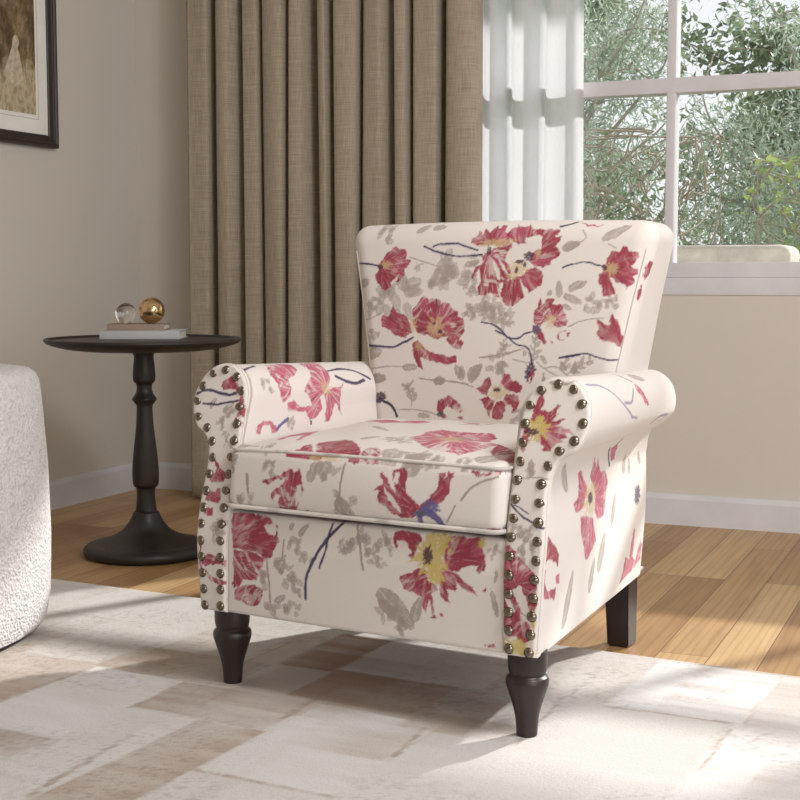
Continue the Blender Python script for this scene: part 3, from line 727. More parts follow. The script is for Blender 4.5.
PRINT['rail'] = [
 ('C',[(-.1286,.2851)],.016,8),
 ('C',[(-.1533,.244)],.0175,9),
 ('C',[(-.1365,.2211)],.0182,9),
 ('C',[(-.1927,.218)],.017,8),
 ('L',[(-.1217,.2992),(-.1013,.3218)],.015),
 ('L',[(-.1394,.3081),(-.1329,.3205)],.0089),
 ('C',[(-.1044,.2633)],.0123,6),
 ('C',[(-.1329,.1684)],.016,7),
 ('C',[(-.1759,.163)],.0159,7),
 ('L',[(-.1715,.1778),(-.1453,.1917)],.0139),
 ('S',[(-.188,.2544),(-.1821,.216),(-.1798,.1767)],.0016,LEAF),
 ('L',[(-.1196,.2089),(-.1154,.1898)],.0112),
 ('S',[(-.1504,.2899),(-.1524,.2583)],.0014,LEAF),
 ('C',[(-.0276,.2898)],.0144,8),
 ('C',[(.0014,.3009)],.0173,9),
 ('C',[(-.0215,.2888)],.0127,6),
 ('S',[(-.0036,.3283),(.0058,.2948),(.0138,.2552)],.002,LEAF),
 ('C',[(.0223,.2862)],.0122,6),
 ('C',[(.052,.3036)],.016,9),
 ('C',[(.0411,.2764)],.0145,8),
 ('L',[(.0427,.2249),(.1117,.1662)],.0474),
 ('C',[(.0647,.193)],.0187,10),
 ('C',[(.0881,.1752)],.0176,9),
 ('L',[(.1085,.1775),(.1247,.2208)],.0222),
 ('C',[(.2486,.3106)],.0115,7),
 ('L',[(.2646,.2053),(.252,.2494)],.0123),
 ('L',[(.2598,.2587),(.2608,.284)],.0069),
 ('S',[(-.0337,.3281),(-.0557,.3057),(-.0776,.2764),(-.0982,.2394),(-.104,.2143),(-.1039,.1914)],.0024),
 ('S',[(-.0529,.3264),(-.0592,.3018),(-.0632,.2778),(-.0752,.249)],.0019),
 ('F',[(-.2687,.3274),(-.2318,.3288),(-.1856,.326),(-.1785,.3165),(-.1671,.3141),(-.1626,.2818),(-.1683,.2742),(-.1749,.2557),(-.1922,.2523),(-.2099,.2629),(-.2274,.2645),(-.2612,.2629)],(-.2617,.2792),0.35),
 ('F',[(-.2613,.2611),(-.2275,.2626),(-.2099,.2611),(-.1922,.254),(-.197,.2354),(-.2083,.2145),(-.2373,.2094),(-.2508,.1971),(-.2622,.1903)],(-.2614,.2431),0.6),
 ('F',[(-.2597,.1888),(-.2417,.1999),(-.215,.2051),(-.1954,.1946),(-.1976,.1818),(-.2044,.1665),(-.2243,.1641),(-.2467,.1705),(-.2602,.1707)],(-.26,.1777),0.5),
 ('H',[(-.196,.3099),(-.1731,.3185),(-.1673,.3055),(-.1722,.2931),(-.186,.2985)]),
 ('F',[(.066,.312),(.0711,.3252),(.0872,.3291),(.1156,.3263),(.1238,.3161),(.1125,.298),(.1092,.2805),(.0991,.2852),(.1047,.2957),(.0922,.3032),(.076,.2987)],(.1395,.2892),0.4),
 ('F',[(.0853,.2545),(.1082,.2615),(.1181,.2698),(.1344,.2673),(.1379,.2516),(.1541,.2474),(.1573,.2361),(.1443,.2287),(.1493,.2062),(.1459,.1941),(.1411,.2199),(.1347,.1956),(.128,.2036),(.1247,.2208),(.1117,.2281),(.0917,.2302)],(.1395,.2892),0.4),
 ('F',[(.1604,.2424),(.1603,.2654),(.1668,.2746),(.1825,.2764),(.1957,.2636),(.2112,.2535),(.2303,.2357),(.2176,.237),(.2021,.2438),(.1891,.2542),(.1925,.2429),(.1861,.2364),(.1731,.2406),(.1798,.2153),(.1668,.2198),(.1605,.2278)],(.1603,.2713),0.5),
 ('F',[(.1654,.3225),(.1799,.3277),(.2056,.3272),(.2308,.3267),(.2365,.3066),(.2428,.2908),(.2406,.278),(.23,.2713),(.2221,.2747),(.2292,.284),(.214,.281),(.1983,.2779),(.1891,.2686),(.1733,.2725),(.1649,.2944)],(.159,.2908),0.4),
 ('H',[(.0748,.3114),(.0966,.3093),(.0974,.3021),(.0794,.2991)]),
 ('H',[(.1968,.2763),(.2199,.2835),(.2262,.2808),(.2143,.2655),(.2051,.2671)]),
 ('F',[(.1411,.1877),(.151,.1961),(.1558,.1908),(.1478,.1861)],(.1478,.1912),0.1),
 ('F',[(.159,.197),(.1654,.1992),(.1671,.1936),(.1606,.1922)],(.1637,.196),0.1),
 ('F',[(.2363,.2436),(.241,.2497),(.242,.2441)],(.2396,.2453),0.1),
 ('Y',[(.1411,.2893)],.0313,.0322),
 ('Y',[(.1492,.2643)],.0174,.0193),
 ('Y',[(.1628,.3138)],.014,.0164),
 ('D',[(.1358,.291)],.0097,.0155),
 ('Y',[(.2321,.3202)],.0074,.0081),
 ('F',[(.166,.3027),(.1718,.3078),(.1754,.2841),(.1696,.2807)],(.1714,.2948),0.1),
 ('F',[(.2417,.158),(.2525,.158),(.2603,.1621),(.2619,.1537),(.2494,.1534)],(.2525,.1566),0.2)]
PRINT['panR'] = [
 ('C',[(.2915,.347)],.0116,6),
 ('C',[(.3118,.3397)],.0138,8),
 ('C',[(.3024,.3141)],.0134,7),
 ('C',[(.3239,.3237)],.011,6),
 ('L',[(.3012,.4564),(.3097,.4296)],.012),
 ('C',[(.308,.441)],.0105,5),
 ('L',[(.3147,.5781),(.3517,.5774)],.0092),
 ('S',[(.2904,.4264),(.318,.4302),(.3354,.4282)],.001,LEAF),
 ('S',[(.3433,.5751),(.3573,.5814)],.0012,LEAF),
 ('S',[(.2777,.3862),(.2956,.372),(.3181,.3603),(.3373,.3532)],.0016),
 ('S',[(.2852,.3851),(.2982,.38),(.3094,.3733)],.001),
 ('F',[(.2721,.3214),(.2807,.3226),(.2948,.3146),(.2981,.3059),(.3161,.2968),(.3273,.2886),(.3352,.274),(.3354,.2358),(.3322,.2227),(.3239,.2184),(.3147,.2396),(.306,.2613),(.2956,.2503),(.3065,.226),(.3204,.2116),(.3239,.1959),(.3277,.1769),(.3139,.1687),(.2961,.1795),(.2824,.171),(.2703,.2039),(.2739,.2612)],(.2991,.2634),0.45),
 ('H',[(.2939,.2533),(.306,.2629),(.3166,.2399),(.3204,.2213),(.3098,.2262),(.2993,.2377)]),
 ('H',[(.2798,.2422),(.2887,.2398),(.2994,.2185),(.2888,.2139)]),
 ('H',[(.3064,.2163),(.3238,.2119),(.324,.2022),(.3099,.207)]),
 ('Y',[(.3033,.1624)],.0245,.0147),
 ('Y',[(.3291,.2093)],.0046,.0129),
 ('F',[(.2945,.5143),(.2933,.5336),(.301,.5538),(.3083,.562),(.3137,.5483),(.3088,.5347),(.3285,.5338),(.3208,.5137),(.31,.5113)],(.3069,.5051),0.4),
 ('F',[(.3121,.5132),(.3244,.5313),(.3369,.5476),(.3398,.5438),(.3343,.5299),(.3413,.5341),(.3306,.52),(.3517,.523),(.3427,.5108),(.3585,.5077),(.3742,.5),(.3551,.5011),(.3603,.4945),(.3482,.4899),(.3593,.4867),(.3413,.4839),(.3339,.4717),(.3232,.4711),(.3159,.4883),(.31,.484),(.3118,.5018)],(.3069,.5051),0.5),
 ('F',[(.2815,.4706),(.2801,.4939),(.2882,.512),(.297,.4987),(.2928,.4829),(.2905,.4691)],(.3069,.5051),0.4),
 ('F',[(.3068,.5542),(.3045,.5599),(.3102,.5608)],(.307,.558),0.1),
 ('Y',[(.3069,.5051)],.017,.0191),
 ('D',[(.2979,.5003)],.0139,.0065),
 ('Y',[(.3108,.5211)],.007,.0058)]
PRINT['panL'] = [
 ('L',[(-.351,.5062),(-.342,.5252)],.0117),
 ('C',[(-.3055,.5029)],.0141,8),
 ('C',[(-.3216,.4835)],.0123,6),
 ('L',[(-.2834,.4642),(-.2866,.4482)],.0101),
 ('C',[(-.2967,.4475)],.0089,5),
 ('C',[(-.2884,.2985)],.0184,7),
 ('C',[(-.3068,.463)],.0073,5),
 ('S',[(-.3869,.5314),(-.3659,.5392),(-.3372,.5348),(-.3124,.5321),(-.3,.5364)],.0023),
 ('S',[(-.3688,.5146),(-.339,.514),(-.3128,.5185),(-.2903,.5235)],.0019),
 ('F',[(-.3353,.5472),(-.3294,.5582),(-.3158,.5653),(-.3038,.559),(-.2877,.5412),(-.2775,.5226),(-.2734,.507),(-.2731,.4786),(-.2731,.448),(-.2731,.4467),(-.2731,.4741),(-.2762,.4859),(-.2837,.4801),(-.2863,.4693),(-.2923,.4822),(-.2885,.5012),(-.2795,.5067),(-.2893,.5195),(-.2885,.53),(-.3012,.5405),(-.3153,.5427),(-.3298,.5393)],(-.2763,.5011),0.5),
 ('H',[(-.2881,.4932),(-.2775,.4961),(-.2748,.4883),(-.2809,.4829)]),
 ('F',[(-.3207,.4165),(-.3149,.4168),(-.3046,.4053),(-.296,.401),(-.2912,.3924),(-.2934,.3783),(-.3052,.3774),(-.3205,.3749),(-.3269,.3773),(-.3251,.3882),(-.3146,.3953),(-.3137,.403)],(-.3113,.3894),0.4),
 ('F',[(-.3286,.3649),(-.3202,.3625),(-.3077,.3588),(-.3074,.3666),(-.2976,.3687),(-.2961,.3595),(-.2941,.3477),(-.297,.3428),(-.313,.343),(-.3291,.3447)],(-.3111,.3555),0.4),
 ('F',[(-.331,.3304),(-.3112,.3336),(-.3049,.3221),(-.3179,.3174),(-.3273,.3201)],(-.3189,.3259),0.3),
 ('F',[(-.3316,.2368),(-.313,.2516),(-.2907,.2465),(-.2749,.2417),(-.2745,.2328),(-.2745,.2251),(-.2862,.2343),(-.3135,.2295),(-.327,.2262)],(-.2953,.2406),0.7),
 ('F',[(-.3203,.2232),(-.3048,.2104),(-.2762,.2037),(-.2723,.2052),(-.2726,.1977),(-.2869,.1959),(-.3094,.2007)],(-.2955,.2076),0.6),
 ('F',[(-.3333,.2731),(-.3289,.2737),(-.3262,.208),(-.3313,.2002),(-.333,.2365)],(-.3316,.2368),0.4),
 ('F',[(-.2751,.2095),(-.2748,.209),(-.2757,.1494),(-.2757,.1504)],(-.2752,.1842),0.4),
 ('D',[(-.3326,.3027)],.0037,.0095,BLUE)]
PRINT['armL'] = [
 ('C',[(.0929,.4084)],.0168,6),
 ('C',[(.1577,.3274)],.0145,6),
 ('S',[(.3028,.4326),(.3472,.4374),(.3881,.4297),(.4276,.4071)],.0027),
 ('S',[(.3161,.4177),(.3414,.4056),(.3727,.3999),(.4046,.4055)],.0034),
 ('S',[(.1097,.3176),(.1252,.3295),(.1465,.3376)],.0031,BLUE),
 ('S',[(.0497,.4457),(.0683,.4473),(.1048,.4585)],.0025),
 ('F',[(.1423,.4624),(.1873,.4671),(.2181,.4597),(.2126,.4385),(.189,.423),(.1657,.4166),(.164,.3974),(.1561,.378),(.1339,.3707),(.1263,.3872),(.1266,.4094),(.1174,.4251)],(.1887,.3883),0.6,PINK),
 ('F',[(.2541,.4518),(.3022,.4617),(.3001,.4297),(.2914,.4097),(.27,.3885),(.2498,.3735),(.2546,.3523),(.2328,.3337),(.2133,.331),(.2033,.3477),(.1726,.3516),(.1478,.3511),(.146,.3708),(.1682,.3716),(.1859,.3606),(.2234,.3584),(.2185,.3751),(.2021,.3917),(.2216,.4077),(.2401,.4212)],(.2714,.393),0.7,PINK),
 ('F',[(.2629,.3811),(.2899,.3923),(.3169,.3954),(.3326,.4015),(.3171,.3827),(.3129,.3616),(.3128,.3321),(.3002,.3623),(.2841,.3382),(.2724,.3226),(.2565,.3239),(.2679,.356)],(.2762,.3886),0.6,PINK),
 ('Y',[(.2714,.393)],.0133,.0166),
 ('F',[(.0539,.3257),(.0703,.3396),(.0932,.3378),(.1103,.3271),(.1126,.3154),(.0979,.3145),(.093,.3302),(.07,.3299),(.064,.314),(.0555,.318)],(.1099,.3196),0.4,PINK),
 ('D',[(.216,.3261)],.0029,.0056,INK),
 ('F',[(.243,.4663),(.272,.4695),(.3077,.4716),(.2829,.4554),(.2438,.4482)],(.2656,.4622),1.2,PINK)]
PRINT['armR'] = [
 ('L',[(.3814,.8263),(.411,.7696)],.027),
 ('L',[(.4669,.7433),(.4814,.7067)],.0311),
 ('L',[(.5111,.7493),(.5115,.7171)],.0229),
 ('L',[(.5993,.7396),(.5766,.7123)],.0201),
 ('L',[(.1069,.9578),(.1467,.8631)],.0377),
 ('L',[(.2568,.9283),(.2778,.8676)],.0331),
 ('L',[(.3069,.9006),(.341,.8327)],.0431),
 ('L',[(.1134,.7267),(.0674,.6712)],.0281),
 ('S',[(.3864,.6586),(.3729,.6734),(.3811,.6937)],.0027),
 ('S',[(.3717,.7153),(.3319,.6749)],.0026),
 ('F',[(.3435,.6765),(.3713,.6697),(.3921,.6789),(.3958,.705),(.3779,.7085)],(.3736,.6834),0.5,PINK),
 ('D',[(.5743,.7987)],.0234,.0218,NAVY),
 ('F',[(.1703,.7011),(.1894,.6993),(.21,.72),(.2251,.7321),(.2251,.7479),(.2052,.7606),(.1907,.7687),(.151,.7676),(.1442,.7515),(.1714,.7429),(.1786,.7208)],(.2477,.7564),0.4,PINK),
 ('F',[(.2469,.7195),(.256,.6984),(.2518,.6803),(.278,.7041),(.2778,.6867),(.3129,.7174),(.3432,.7204),(.3613,.7403),(.3441,.7627),(.3375,.7809),(.3274,.8009),(.2875,.8),(.2686,.7809),(.276,.7554),(.264,.7351)],(.2477,.7564),0.4,PINK),
 ('F',[(.1809,.7776),(.2212,.7838),(.2584,.795),(.269,.813),(.2814,.8367),(.2593,.8487),(.2289,.8646),(.2139,.859),(.2056,.8362),(.1845,.8091)],(.2477,.7564),0.4,PINK),
 ('Y',[(.2472,.7591)],.0405,.0314),
 ('D',[(.2444,.7565)],.0144,.0106),
 ('F',[(-.0192,.7781),(.0008,.778),(.0118,.7857),(.039,.8053),(.0604,.8214),(.0537,.8402),(.0363,.8294),(0,.8175),(-.0113,.825),(-.0122,.8538),(.002,.8689),(.0515,.8744),(.0478,.8934),(-.011,.8802),(-.0186,.8667),(-.0268,.8222)],(-.0244,.8226),0.4),
 ('F',[(.0436,.8526),(.0639,.8531),(.0711,.8709),(.05,.8678)],(.0567,.8603),0.3,PINK),
 ('D',[(-.0206,.8604)],.0088,.0087,BLUE),
 ('F',[(.473,.9574),(.4998,.9362),(.5073,.9082),(.5406,.9202),(.5569,.8637),(.5692,.8655),(.57,.9201),(.593,.9338),(.6224,.8961),(.6393,.9085),(.6382,.9392),(.5855,.9475),(.5289,.9541)],(.5356,.9703),0.4,PINK),
 ('S',[(.099,.5142),(.1479,.5181),(.1901,.5338),(.2319,.5567),(.2772,.579),(.295,.5885)],.0023,INK2),
 ('S',[(.2512,.5594),(.2909,.5608),(.3094,.5487),(.3281,.5358)],.0025,INK2),
 ('S',[(.2897,.5873),(.3277,.5935)],.0023,INK2),
 ('F',[(.3542,.5217),(.3661,.5303),(.3826,.5559),(.3956,.5759),(.3672,.5645),(.3411,.5402)],(.355,.5374),0.8,PINK),
 ('S',[(.3195,.4894),(.3336,.5054),(.3497,.519)],.0029,INK2),
 ('S',[(.4601,.6165),(.4911,.6038),(.5535,.6037)],.0026,INK2),
 ('S',[(.5288,.6243),(.5385,.6083)],.0016,INK2),
 ('L',[(.3714,.5015),(.4338,.5163)],.026)]
#@@END@@

def run_print(part, C, uv):
    """the hand-placed motifs of one upholstery part"""
    for k, it in enumerate(PRINT.get(part, ())):
        kind, args = it[0], it[1:]; s = 1000+k*37
        if kind == 'F':   p_petals(C, uv, args[0], args[1], s, white=args[2] if len(args) > 2 else .5, base=args[3] if len(args) > 3 else CRIM)
        elif kind == 'H': p_hole(C, uv, args[0], s)
        elif kind == 'S': p_stem(C, uv, args[0], max(args[1]*1.3, .0013), NAVY if len(args) < 3 else args[2], s)
        elif kind == 'L': (x0, y0), (x1, y1) = args[0]; ln = math.hypot(x1-x0, y1-y0); p_leaf(C, uv, x0, y0, atan2(y1-y0, x1-x0), ln, args[1], s)
        elif kind == 'P': (x0, y0), (x1, y1) = args[0]; p_sprig(C, uv, x0, y0, atan2(y1-y0, x1-x0), math.hypot(x1-x0, y1-y0), args[1], s, leaf=args[2])
        elif kind == 'C': p_cluster(C, uv, args[0][0][0], args[0][0][1], args[1], args[2], s)
        elif kind == 'Y': p_blot(C, uv, args[0][0][0], args[0][0][1], args[1], args[2], s, YEL if part in ('rail', 'panR') else TAN, .9 if part in ('rail', 'panR') else .62, spiky=.7)
        elif kind == 'E': p_eye(C, uv, args[0][0][0], args[0][0][1], args[1], s)
        elif kind == 'D': p_blot(C, uv, args[0][0][0], args[0][0][1], args[1], args[2], s, args[3] if len(args) > 3 else PLUM, .9)
        elif kind == 'R': p_flower(C, uv, args[0][0][0], args[0][0][1], args[1], s+args[2] if len(args) > 2 else s)

# ================================================================== ROOM
WY, WX, ZC = 4.17, -2.785, 2.62                       # window wall, left wall, ceiling
OX0, OX1, OZ0, OZ1 = -1.64, .98, .69, 2.16            # window opening
bm = bmesh.new(); add_box(bm, -3.1, 2.6, -1.72, WY+.2, -.12, 0)
fl = tag(obj_bm('floor', bm, M['floor']), kind='structure')
bm = bmesh.new()
add_box(bm, WX-.12, OX0, WY, WY+.2, 0, ZC); add_box(bm, OX1, 2.6, WY, WY+.2, 0, ZC)
add_box(bm, OX0, OX1, WY, WY+.2, 0, OZ0); add_box(bm, OX0, OX1, WY, WY+.2, OZ1, ZC)
tag(obj_bm('wall_back', bm, M['wall']), kind='structure')
bm = bmesh.new(); add_box(bm, WX-.12, WX, -1.6, WY, 0, ZC)
tag(obj_bm('wall_left', bm, M['wall']), kind='structure')
bm = bmesh.new(); add_box(bm, WX-.12, 2.6, -1.72, -1.6, 0, ZC)
tag(obj_bm('wall_front', bm, M['wall']), kind='structure')
bm = bmesh.new(); add_box(bm, 2.6, 2.72, 2.9, WY+.2, 0, ZC)
tag(obj_bm('wall_right', bm, M['wall']), kind='structure')
bm = bmesh.new(); add_box(bm, WX-.12, 2.6, -1.72, WY+.2, ZC, ZC+.1)
tag(obj_bm('ceiling', bm, M['ceiling']), kind='structure')
def baseboard(name, a, b_, axis):
    prof = [(0, 0), (.014, 0), (.014, .078), (.011, .086), (.006, .091), (0, .093)]
    bm = bmesh.new(); r0, r1 = [], []
    for d, z in prof:
        if axis == 'x': r0.append(bm.verts.new((a, WY-d, z))); r1.append(bm.verts.new((b_, WY-d, z)))
        else: r0.append(bm.verts.new((WX+d, a, z))); r1.append(bm.verts.new((WX+d, b_, z)))
    n = len(prof)
    for i in range(n): bm.faces.new((r0[i], r0[(i+1) % n], r1[(i+1) % n], r1[i]))
    bm.faces.new(r0); bm.faces.new(r1[::-1])
    tag(obj_bm(name, bm, M['white_trim']), kind='structure')
baseboard('baseboard_back', WX+.014, 2.6, 'x'); baseboard('baseboard_left', -1.6, WY, 'y')

# ---- window
win = tag(empty('window_1', ((OX0+OX1)/2, WY, OZ0)), kind='structure')
ox, oz = -(OX0+OX1)/2, -OZ0
def wbox(name, x0, x1, y0, y1, z0, z1, mat='white_trim', bev=.003):
    o = box_obj(name, x0+ox, x1+ox, y0, y1, z0+oz, z1+oz, M[mat], win, bev); return o
bm = bmesh.new()
for b4 in ((OX0, OX1, .69, .742), (OX0, OX1, 2.11, 2.16), (OX0, OX0+.06, .74, 2.12), (OX1-.06, OX1, .74, 2.12)):
    add_box(bm, b4[0]+ox, b4[1]+ox, -.004, .085, b4[2]+oz, b4[3]+oz, .003)
obj_bm('window_frame', bm, M['white_trim'], win, smooth=True, autosmooth=35)
wbox('bottom_rail', OX0+.05, OX1-.05, .004, .07, .742, .787)
MX = [-.9185, -.2, .40]
for x in MX: wbox('mullion', x-.0135, x+.0135, .006, .068, .78, 2.115)
wbox('glazing_bar', OX0+.05, OX1-.05, .004, .066, 1.285, 1.330)
xs = [OX0+.06]+MX+[OX1-.06]
for i in range(4):
    for z0, z1 in ((.785, 1.288), (1.327, 2.112)):
        wbox('pane', xs[i]+.01, xs[i+1]-.01, .040, .046, z0, z1, 'pane', 0)

# ---- outside
bm = bmesh.new(); add_box(bm, -14, 12, WY+.2, 40, -.5, -.35)
tag(obj_bm('ground_outside', bm, M['grass']), kind='structure')
bm = bmesh.new(); add_box(bm, -3.2, 2.8, WY+.2, WY+1.36, 2.48, 2.56)  # unseen slab added above the window to cut off the higher sun
tag(obj_bm('sun_blocker', bm, M['blocker']), kind='structure')

def leaves_mesh(name, centers, L, W, mat, parent, seed, droop=.3):
    r = np.random.default_rng(seed); n = len(centers)
    d = r.normal(size=(n, 3)); d[:, 2] -= droop; d /= np.linalg.norm(d, axis=1)[:, None]
    s = np.cross(d, r.normal(size=(n, 3))); s /= np.linalg.norm(s, axis=1)[:, None]
    l = L*r.uniform(.6, 1.25, n)[:, None]; w = W*r.uniform(.7, 1.2, n)[:, None]
    nn = np.cross(d, s)
    c = np.asarray(centers)
    v = np.stack([c, c+d*l*.45+s*w*.5+nn*l*.04, c+d*l-nn*l*.08, c+d*l*.45-s*w*.5+nn*l*.04], 1).reshape(-1, 3)
    q = np.arange(4*n).reshape(n, 4)
    cl = np.repeat(r.random(n), 4)[:, None]*np.ones((1, 3))
    return mesh_np(name, v, q, mat, parent, False, cl)

def branch_mesh(name, segs, mat, parent):
    """segs: list of (path, r0, r1) joined in one wooden skeleton"""
    V, Q, off = [], [], 0
    for path, r0, r1 in segs:
        P = np.array(path); N = len(P); T = np.gradient(P, axis=0); T /= np.linalg.norm(T, axis=1)[:, None]
        n1 = np.cross(T, [.31, .22, .92]); n1 /= np.linalg.norm(n1, axis=1)[:, None]+1e-9; n2 = np.cross(T, n1)
        a = np.linspace(0, 2*pi, 5, endpoint=False); R = np.linspace(r0, r1, N)
        V.append((P[:, None]+R[:, None, None]*(np.cos(a)[None, :, None]*n1[:, None]+np.sin(a)[None, :, None]*n2[:, None])).reshape(-1, 3))
        i, j = np.meshgrid(np.arange(N-1), np.arange(5), indexing='ij'); i, j = i.ravel(), j.ravel()
        Q.append(np.stack([i*5+j, i*5+(j+1) % 5, (i+1)*5+(j+1) % 5, (i+1)*5+j], 1)+off); off += N*5
    return mesh_np(name, np.vstack(V), np.vstack(Q), mat, parent)

def plant(name, label, cat, loc, height, rad, zlo, mat, nleaf, L, W, seed, nbr=14, group=None, twigs=0, droop=.3):
    r = np.random.default_rng(seed); t = empty(name, loc); tag(t, label, cat, group)
    H = height; segs = []; trunk = []
    p = np.array([0., 0, 0]); d = np.array([r.uniform(-.1, .1), r.uniform(-.1, .1), 1.])
    path = [p.copy()]
    for i in range(6): d += r.normal(size=3)*.12; d[2] = 1; p = p+d/np.linalg.norm(d)*H*.13; path.append(p.copy())
    branch_mesh('trunk', [(catmull(path, 4), .028+.012*H, .012)], M['bark'], t)
    cent = []; ptz = catmull(path, 4)
    def inside(p):
        h = math.hypot(p[0], p[1]); k = min(1, rad*.9/max(h, 1e-6)); return np.array([p[0]*k, p[1]*k, min(p[2], H)])
    for i in range(nbr):
        b0 = ptz[int(r.uniform(.12, 1)*(len(ptz)-1))]; th = r.uniform(0, 2*pi); el = r.uniform(.2, 1.1)
        ln = min(rad*r.uniform(.7, 1.15)/max(cos(el), .5), 1.6*rad)
        e = np.array([cos(th)*cos(el), sin(th)*cos(el), sin(el)]); pb = [b0]
        for k in range(1, 5):
            e = e+r.normal(size=3)*.18; e /= np.linalg.norm(e); pb.append(inside(pb[-1]+e*ln/4))
        pb = catmull(pb, 4); segs.append((pb, .016, .004))
        for k in range(3, len(pb)): cent.append(pb[k])
        for k in range(3):
            s0 = pb[r.integers(4, len(pb))]; e2 = r.normal(size=3); e2[2] = abs(e2[2])*.6; e2 /= np.linalg.norm(e2)
            q = catmull([s0, inside(s0+e2*.18+r.normal(size=3)*.03), inside(s0+e2*.36+r.normal(size=3)*.06-np.array([0, 0, .05]))], 4)
            segs.append((q, .006, .002)); cent += list(q)
    for k in range(twigs):
        th = r.uniform(0, 2*pi); rr = rad*sqrt(r.random()); b0 = np.array([rr*cos(th), rr*sin(th), r.uniform(.3, zlo+.9)]); e2 = r.normal(size=3); e2 /= np.linalg.norm(e2)
        q = catmull([inside(b0), inside(b0+e2*.2), inside(b0+e2*.38+r.normal(size=3)*.1), inside(b0+e2*.5+r.normal(size=3)*.2)], 4); segs.append((q, .005, .0025))
    branch_mesh('branches', segs, M['bark'], t)
    cent = np.array(cent); idx = r.integers(0, len(cent), nleaf)
    c = cent[idx]+r.normal(size=(nleaf, 3))*np.array([.11, .11, .1])
    c = c[(c[:, 2] > .08) & (c[:, 2] < H) & (np.hypot(c[:, 0], c[:, 1]) < rad)]
    leaves_mesh('foliage', c, L, W, mat, t, seed+1, droop)
    return t
G0 = -.35
plant('olive_tree', 'tall silvery olive tree close behind the two left window panes', 'tree', (-2.5, 8.1, G0), 4.4, .78, .9, M['leaf_olive'], 17000, .062, .012, 11, 30, droop=.0)
plant('olive_tree', 'olive tree with drooping grey-green leaves behind the right pane, its top below the open sky', 'tree', (-.93, 8.1, G0), 2.62, .76, .9, M['leaf_olive'], 17000, .062, .0125, 13, 30, droop=.5)
plant('olive_tree', 'tall olive tree farther back, its crown seen high in the left panes', 'tree', (-3.3, 10.4, G0), 5.0, 1.0, .9, M['leaf_olive'], 15000, .075, .015, 12, 30)
plant('olive_tree', 'olive tree farther back whose crown shows beside the mullion', 'tree', (-1.25, 10.4, G0), 3.0, 1.0, .9, M['leaf_olive'], 15000, .075, .015, 17, 30, droop=.4)
plant('thicket_shrub', 'tangled twiggy shrub low in the right pane, against the mullion', 'shrub', (-1.62, 6.35, G0), 1.72, .5, 1.0, M['leaf_dark'], 2600, .045, .02, 14, 16, twigs=170)
plant('green_shrub', 'leafy green shrub at the lower right corner of the window', 'shrub', (-.58, 6.35, G0), 1.6, .5, .9, M['leaf_green'], 3200, .05, .028, 16, 16, twigs=70)
for i, (x, y, h, lab) in enumerate(((-5.0, 13.8, 4.8, 'dense hedge tree far behind the left panes'), (-1.9, 13.8, 3.7, 'dense hedge tree far behind the right pane'))):
    plant('hedge_tree', lab, 'tree', (x, y, G0), h, 1.5, .4, M['leaf_dark'], 12000, .11, .06, 30+i, 40)

sp_ = tag(empty('reflection_stand_in', (-.85, 4.86, G0)), 'pale mottled block outside, added to stand in for the chair back reflected low in the right pane', 'reflection stand-in')  # solid block added in place of the chair back's reflection in the glass
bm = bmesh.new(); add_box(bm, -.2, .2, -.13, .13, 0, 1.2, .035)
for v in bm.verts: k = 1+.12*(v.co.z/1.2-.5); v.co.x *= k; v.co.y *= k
obj_bm('stand_in_block', bm, simple('mottled_stand_in', hexlin(208, 200, 192), .85, nscale=16, nstr=.3, var=.2), sp_, smooth=True, autosmooth=40)
box_obj('stand_in_top', -.16, .16, -.09, .09, 1.19, 1.202, simple('dark_stand_in_top', (.05, .04, .03), .95, nscale=40, nstr=.5), sp_)  # dark top of the reflection stand-in

# ================================================================== CURTAINS
def curtain(name, knots, z0, z1, mat, parent, slant=None, nz=40, uvs=1.0, n=10, lean=.0):
    P = catmull(knots, n); s = np.concatenate([[0], np.cumsum(np.linalg.norm(np.diff(P, axis=0), axis=1))])
    Z = np.linspace(z0, z1, nz); N = len(P)
    co = np.zeros((nz, N, 3))
    for i, z in enumerate(Z):
        f = (z-1.0)
        co[i, :, 0] = P[:, 0]+.006*np.sin(P[:, 0]*23)*f+lean*f
        co[i, :, 1] = P[:, 1]+.006*np.sin(P[:, 0]*31+z*1.3)
        co[i, :, 2] = z
    i, j = np.meshgrid(np.arange(nz-1), np.arange(N-1), indexing='ij'); k = (i*N+j).ravel()
    q = np.stack([k, k+1, k+N+1, k+N], 1)
    o = mesh_np(name, co.reshape(-1, 3), q, mat, parent)
    uv = o.data.uv_layers.new(name='UVMap'); vi = np.empty(len(o.data.loops), np.int32); o.data.loops.foreach_get('vertex_index', vi)
    U = np.stack([np.tile(s, nz), np.repeat(Z, N)], 1)[vi]
    uv.data.foreach_set('uv', U.astype(np.float32).ravel())
    return o
